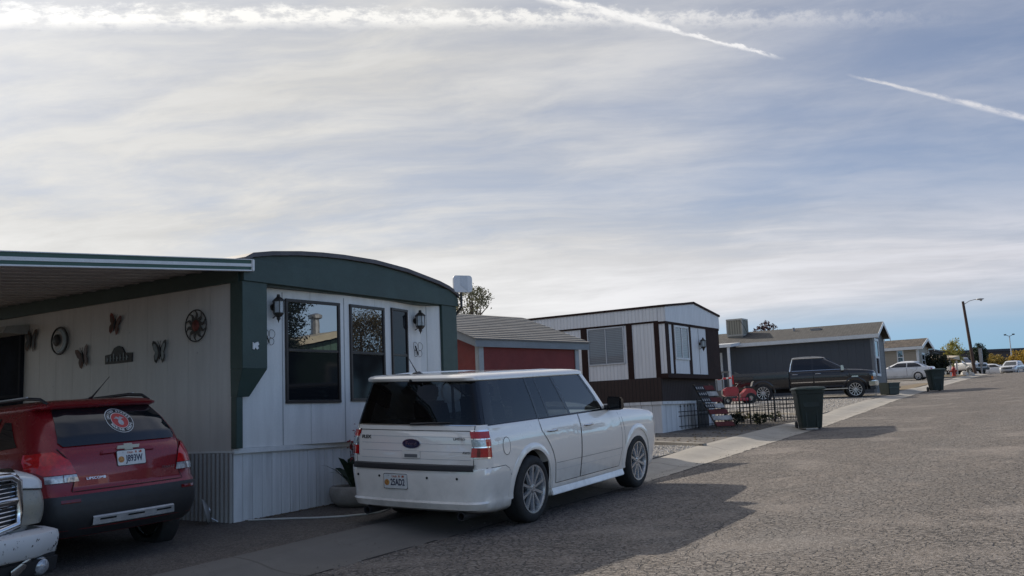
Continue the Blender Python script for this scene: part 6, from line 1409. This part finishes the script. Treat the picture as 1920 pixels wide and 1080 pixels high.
z0=gz(78,6.5); m=MB(); m.lathe([(0,0),(.2,0),(.2,.06),(.14,.08),(.14,.55),(.17,.57),(.17,.62),(.12,.72),(.05,.8),(0,.82)],(78,6.5,z0),'z',16); P(o,'barrel',m,M('hydrant_red',(.45,.04,.025),.5,var=.1),smooth=50); PS(o,'outlet',MB().tube([(78,6.22,z0+.45),(78,6.78,z0+.45)],.07).tube([(77.7,6.5,z0+.42),(78,6.5,z0+.42)],.09),bpy.data.materials['hydrant_red'])
def rocks(x,y,n,seed):
    rnd=random.Random(seed); m=MB()
    for k in range(n):
        a,b_=x+rnd.uniform(-1.2,1.2),y+rnd.uniform(-.6,.6); r=rnd.uniform(.10,.22); z=gz(a,b_)
        m.lathe([(0,-.05),(r,.0),(r*rnd.uniform(.7,1),r*.6),(0,r*rnd.uniform(.8,1.1))],(a,b_,z),'z',6)
        yield m
for i,(x,y,l) in enumerate(((79.5,5.9,'large pale boulder on the verge beyond the red hydrant'),(80.3,5.5,'smaller pale stone at the verge edge beyond the hydrant'))):
    rnd=random.Random(i); r=.34-.08*i; z=gz(x,y); m=MB(); n=9
    m.lathe([(0,-.1),(r*.9,-.05),(r,.25*r),(r*.75,.8*r),(r*.3,1.15*r),(0,1.2*r)],(x,y,z),'z',n); m.v=[(a+rnd.uniform(-.05,.05),b_+rnd.uniform(-.05,.05),c_+rnd.uniform(-.03,.03)) for a,b_,c_ in m.v]
    tag(m.build('boulder',M('boulder_'+str(i),(.42,.40,.37),.8,var=.15),smooth=30),l,'boulder')
o=thing('carport','far carport with a low tan roof beyond the beige home','carport',(82,8.4,gz(82,8.4)))
m=MB(); m.hexa([(80.5,6.9,5.75),(84.5,6.9,5.75),(84.5,10.4,5.95),(80.5,10.4,5.95)],[(80.5,6.9,5.85),(84.5,6.9,6.12),(84.5,10.4,6.45),(80.5,10.4,6.05)]); m.v=[(a,b_,c_-1.15) for a,b_,c_ in m.v]; P(o,'roof',m,M('tan_roof',(.48,.40,.29),.7,var=.1))
m=MB()
for a,b_ in ((80.7,7.1),(84.2,7.1),(80.7,10.2),(84.2,10.2)): m.box(a,b_,gz(a,b_)-.1,a+.12,b_+.12,4.75)
PS(o,'support_post',m,m_trimw)
o=thing('long_building','long low dark brick building on the skyline','building',(185,18,4))
m=MB(); m.prism_z([(178,45),(186,22),(198,3),(212,-40),(226,-36),(212,10),(198,50)],3.0,9.6); P(o,'wall',m,M('dark_brick',(.075,.055,.05),.8,var=.15,scale=.4))
m=MB(); m.prism_z([(177.8,45),(185.8,21.9),(197.8,2.9),(211.8,-40.2),(226,-36),(212,10),(198,50)],9.603,10.1); P(o,'roof',m,M('dark_parapet',(.035,.035,.045),.7))
m=MB()
for k in range(16):
    t=k/16; a=Vector((186,22,0)).lerp(Vector((198,3,0)),t); b_=Vector((186,22,0)).lerp(Vector((198,3,0)),t+.04); m.hexa([(a.x-.06,a.y,5.2),(b_.x-.06,b_.y,5.2),(b_.x,b_.y,5.2),(a.x,a.y,5.2)],[(a.x-.06,a.y,6.8),(b_.x-.06,b_.y,6.8),(b_.x,b_.y,6.8),(a.x,a.y,6.8)])
P(o,'window',m,m_blackglass)
o=thing('storage_building','dark flat roofed shed in the distance left of the yellow tree','building',(100,12.5,gz(100,12.5)))
z0=gz(100,12.5); P(o,'wall',MB().box(97,11.2,z0-.2,103,16.5,6.15),M('dark_wall',(.05,.048,.055),.7)); P(o,'roof',MB().box(96.8,11.0,6.152,103.2,16.7,6.32),M('shed_roof_dark',(.04,.042,.05),.6)); P(o,'door',MB().box(96.94,12.2,z0,96.998,13.4,5.4),m_plastic)
tree('bush','dark round bush on the verge beyond the far bin','bush',76.5,7.6,1.95,(1.3,1.2,.85),(.018,.024,.016),(.055,.06,.035),51,70,60,.09,.08,limbs=6)
tree('shade_tree','wispy yellow green tree behind the far white pickup','tree',104,10.4,3.9,(1.05,1.05,1.45),(.20,.20,.05),(.42,.36,.10),52,50,40,.11,.10,shell=.3)
tree('shade_tree','dense dark green tree beside the leaning wooden pole','tree',110,8.6,3.5,(.95,.95,1.35),(.012,.022,.014),(.035,.055,.03),53,90,60,.09,.12,shell=.45)
tree('bush','wide yellow autumn bush in front of the long building','bush',124,9.3,2.6,(1.6,2.3,1.1),(.20,.14,.035),(.36,.26,.07),54,80,50,.16,.12)
tree('bush','yellow bush cut by the right edge of the photo','bush',130,6.1,3.4,(1.3,1.5,1.5),(.28,.18,.03),(.46,.32,.06),55,60,50,.16,.12)
tree('shade_tree','thin leaved olive tree rising behind the red shed roof','tree',27.4,19.3,6.25,(1.0,1.0,.80),(.07,.075,.045),(.19,.18,.11),56,54,36,.06,.14,shell=.3,tr=.4)
tree('plum_tree','small dark purple leaved tree showing above the grey home roof','tree',49.7,12.65,4.35,(.85,.8,.5),(.030,.012,.014),(.08,.028,.03),57,44,14,.085,.06,shell=.2)
# across the road: seen in the window reflections
DX=-8.2
o=thing('mobile_home','green mobile home with cream roof edge across the road','mobile home',(21+DX,-14.5,.5))
P(o,'wall',MB().prism_y([(19+DX,.2),(23.3+DX,.2),(23.3+DX,3.7),(21.2+DX,4.15),(19+DX,3.7)],-27,-14.5),Msiding('green_wall',(.06,.13,.10),.3)); 
m=MB(); m.hexa([(18.8+DX,-27,3.72),(21.15+DX,-27,4.2),(21.15+DX,-14.2,4.2),(18.8+DX,-14.2,3.72)],[(18.8+DX,-27,3.95),(21.15+DX,-27,4.42),(21.15+DX,-14.2,4.42),(18.8+DX,-14.2,3.95)]); m.hexa([(21.151+DX,-27,4.2),(23.5+DX,-27,3.72),(23.5+DX,-14.2,3.72),(21.151+DX,-14.2,4.2)],[(21.151+DX,-27,4.42),(23.5+DX,-27,3.95),(23.5+DX,-14.2,3.95),(21.151+DX,-14.2,4.42)]); P(o,'roof',m,M('cream_roof',(.55,.50,.38),.6))
P(o,'roof_vent',MB().tube([(21.2+DX,-16.5,4.3),(21.2+DX,-16.5,5.0)],.16,12).lathe([(.26,0),(.26,.12),(0,.2)],(21.2+DX,-16.5,5.0),'z',12),m_metal)
window(o,Wall((23.3+DX,-14.499),(19+DX,-14.499)),1.2,3.1,1.9,3.2,m_trimw,m_glass,.08,out=.04)
o=thing('mobile_home','white mobile home on the opposite side of the road, facing the white wagon','mobile home',(2,-14.5,.1))
P(o,'wall',MB().prism_y([(.0,-.3),(4.3,-.3),(4.3,2.9),(2.15,3.3),(0,2.9)],-27,-14.5),m_white); m=MB(); m.prism_y([(-.2,2.92),(2.15,3.34),(4.5,2.92),(4.5,3.05),(2.15,3.5),(-.2,3.05)],-27.1,-14.3); P(o,'roof',m,m_roofdark)
window(o,Wall((4.3,-14.499),(0,-14.499)),1.2,3.1,1.2,2.6,m_trimw,m_glass,.08,out=.04)
tree('shade_tree','broad olive tree across the road near the green home','tree',24.6,-17.5,5.4,(1.7,1.7,1.5),(.07,.06,.025),(.17,.13,.05),58,170,80,.055,.15)
tree('shade_tree','dark conifer like tree across the road beside the green home','tree',9.4,-13.6,7.5,(1.0,1.0,2.9),(.012,.02,.014),(.035,.05,.03),59,190,80,.055,.15)
tree('shade_tree','yellowing round tree across the road further up','tree',38,-17.5,5.2,(2.6,2.4,1.8),(.16,.12,.03),(.32,.22,.06),60,60,50,.16,.2)

for o in bpy.data.objects:
    if o.parent is None and 'category' in o:
        n=o.name.split('.')[0]; c=o['category']
        g={'trash_bin':'wheeled bins along the kerb','butterfly_ornament':'butterfly ornaments on the cream side wall','wire_butterfly':'wire butterflies on the front wall','mobile_home':'mobile homes along the street','shade_tree':'trees around the street','garden_plant':'plants in the fenced garden bed','pickup_truck':'pickups parked along the street','sedan':'white sedans up the road','compact_suv':'sport utility cars on the street','boulder':'pale stones on the verge','edging_stone':'concrete edgings between the lots','bush':'bushes at the far end of the road','carport':'carports'}.get(n)
        if g: o['group']=g
# ---------------------------------------------------------------- sky, sun, camera
SUNV=Vector((cos(R_(75)),sin(R_(75)),0)); EL=R_(33.3); SUNV=Vector((SUNV.x*cos(EL),SUNV.y*cos(EL),sin(EL)))
W=bpy.data.worlds.new("World"); SC.world=W; W.use_nodes=True; nt=W.node_tree
bg=nt.nodes['Background']; bg.inputs[1].default_value=.1
sky=nt.nodes.new('ShaderNodeTexSky'); sky.sky_type='NISHITA'; sky.sun_disc=False; sky.sun_elevation=EL; sky.sun_rotation=math.atan2(SUNV.x,SUNV.y); sky.altitude=1300; sky.air_density=1.0; sky.dust_density=.6; sky.ozone_density=2.0
D=vmath(nt,'NORMALIZE',nt.nodes.new('ShaderNodeTexCoord').outputs['Generated'],None).outputs[0]
dx,dy,dz=sep(nt,D)
ALONG=(.549,-.836,0); DEEP=(.836,.549,0)
ua=dot(nt,D,ALONG); ud=dot(nt,D,DEEP); den=(dz.mx(0.0)+.10)
pa=ua/den; pd_=ud/den
sunc=dot(nt,D,tuple(SUNV)).mx(0.0)
# cirrus: sheared streak noise on a high flat layer
wob=noise(nt,comb(nt,pa*.5,pd_*.5,3.1),1.,4,.55)
q1=noise(nt,comb(nt,pa*.42+wob*.8,pd_*1.15+pa*.18+wob*.9,0.),1.0,7,.58)
q2=noise(nt,comb(nt,pa*1.25+wob*1.5,pd_*2.5+pa*.4+wob*1.8,5.),1.0,7,.62)
q3=noise(nt,comb(nt,pa*.20+2.,pd_*.42+pa*.06,9.),1.0,4,.5)
el=dz
band=el.sm(.062,.112)*el.sm(.11,.215,1.,0.)                     # milky veil above the clear strip at the horizon
right=sunc.sm(.22,.90)
streak=(q1*.60+q2*.40).sm(.36,.64)
patch=q3.sm(.28,.66)
hi=el.sm(.36,.66)                                        # overhead sky: a little more cirrus, and extra fill brightness through F
back=dot(nt,D,(.25,-.97,0)).sm(.15,.65)
cov=(band*(.62+patch*.25)+el.sm(.06,.14)*(right*.62+.06+(streak-.35)*(.30+right*.22)+patch*.16)+hi*.12).mn(.96).mx(0.0)*(1.0-back*.9)
glow=sunc.pw(7.0)*.13+sunc.pw(50.)*.9
cb=.515+right*.095+streak*.06+(q2.sm(.34,.66)-.4)*.10+band*(.11+right*.15)+glow
ccol=mixc(nt,right,(.955,.965,1.06),(1.015,1.0,.965))
F=hi*.35+back*.75+1.0  # gain added to the sky overhead and behind the camera, fills the shade
sc_=vmath(nt,'SCALE',ccol.k,None); lk(nt,cb*10.,sc_.inputs['Scale'])
skyc=mixc(nt,1.0,sky.outputs[0],mixc(nt,el.sm(.12,.02),(1.02,.97,1.0),(.46,.70,1.05)),'MULTIPLY')
col=mixc(nt,cov,skyc,sc_.outputs[0])
# contrails: bands along great circles
def trail(col,A,Bv,w0,w1,s0,s1,gain,seed,bright,ragged=1.,wr_=.0):
    A=Vector(A).normalized(); Bv=Vector(Bv).normalized(); n=A.cross(Bv).normalized(); t=(Bv-A*A.dot(Bv)).normalized()
    d=dot(nt,D,tuple(n)); al=dot(nt,D,tuple(t))/ (dot(nt,D,tuple(A)).mx(.05)); L=Bv.dot(t)/Bv.dot(A); k=al*(1/L)
    nz=noise(nt,comb(nt,al*38.,d*95.,seed),1.,6,.68); nz2=noise(nt,comb(nt,al*9.,d*10.,seed+4),1.,4,.6)
    dd=d+(nz-.5)*.026*ragged+(nz2-.5)*.012*ragged
    w=k.sm(0,1,w0,w1)
    m=(dd.abs()/w).sm(1.0,.12)*k.sm(s0[0],s0[1])*k.sm(s1[1],s1[0],1.,0.)*(nz.sm(.34,.62)*.8+.2)*gain
    s=vmath(nt,'SCALE',ccol.k,None); lk(nt,(glow*1.6+bright+right*wr_)*10.,s.inputs['Scale'])
    return mixc(nt,m.cl(),col,s.outputs[0])
col=trail(col,(.4408,.8173,.371),(.9416,.0569,.3319),.0135,.0095,(-.5,-.1),(.98,.25),1.25,1.,.64,1.0,.24)
col=trail(col,(.7897,.4547,.4117),(.8969,.2793,.3428),.0075,.0022,(-.9,-.2),(1.12,.95),1.3,7.,.90,.5)
col=trail(col,(.9268,.2079,.3128),(.9658,.0672,.2505),.0022,.0042,(-.03,.12),(2.2,1.4),1.,13.,.74,.22)
fin=vmath(nt,'SCALE',col.k,None); lk(nt,F,fin.inputs['Scale']); nt.links.new(fin.outputs[0],bg.inputs[0])
sl=bpy.data.lights.new('sun','SUN'); sl.energy=4.6; sl.angle=R_(.53); sl.color=(1.,.915,.80)
so_=bpy.data.objects.new('sun',sl); COL.objects.link(so_); so_.rotation_euler=SUNV.to_track_quat('Z','Y').to_euler(); so_.location=(0,30,40)
cam=bpy.data.cameras.new('camera'); co_=bpy.data.objects.new('camera',cam); COL.objects.link(co_)
cam.sensor_width=36; cam.lens=1806/1920*36; cam.clip_start=.05; cam.clip_end=2500
r=Vector((.54871389,-.83504513,-.04015853)); u=Vector((-.08944548,-.10639983,.99029217)); f=Vector((.83121151,.53979507,.13307408))
Mx=Matrix.Identity(4)
for i in range(3): Mx[i][0]=r[i]; Mx[i][1]=u[i]; Mx[i][2]=-f[i]
Mx.translation=(-9.2649,-6.7858,1.128); co_.matrix_world=Mx
SC.camera=co_
SC.view_settings.view_transform='Standard'; SC.view_settings.look='None'; SC.view_settings.gamma=1; SC.view_settings.use_curve_mapping=False; SC.view_settings.exposure=0.0
SC.cycles.max_bounces=8; SC.cycles.transparent_max_bounces=12
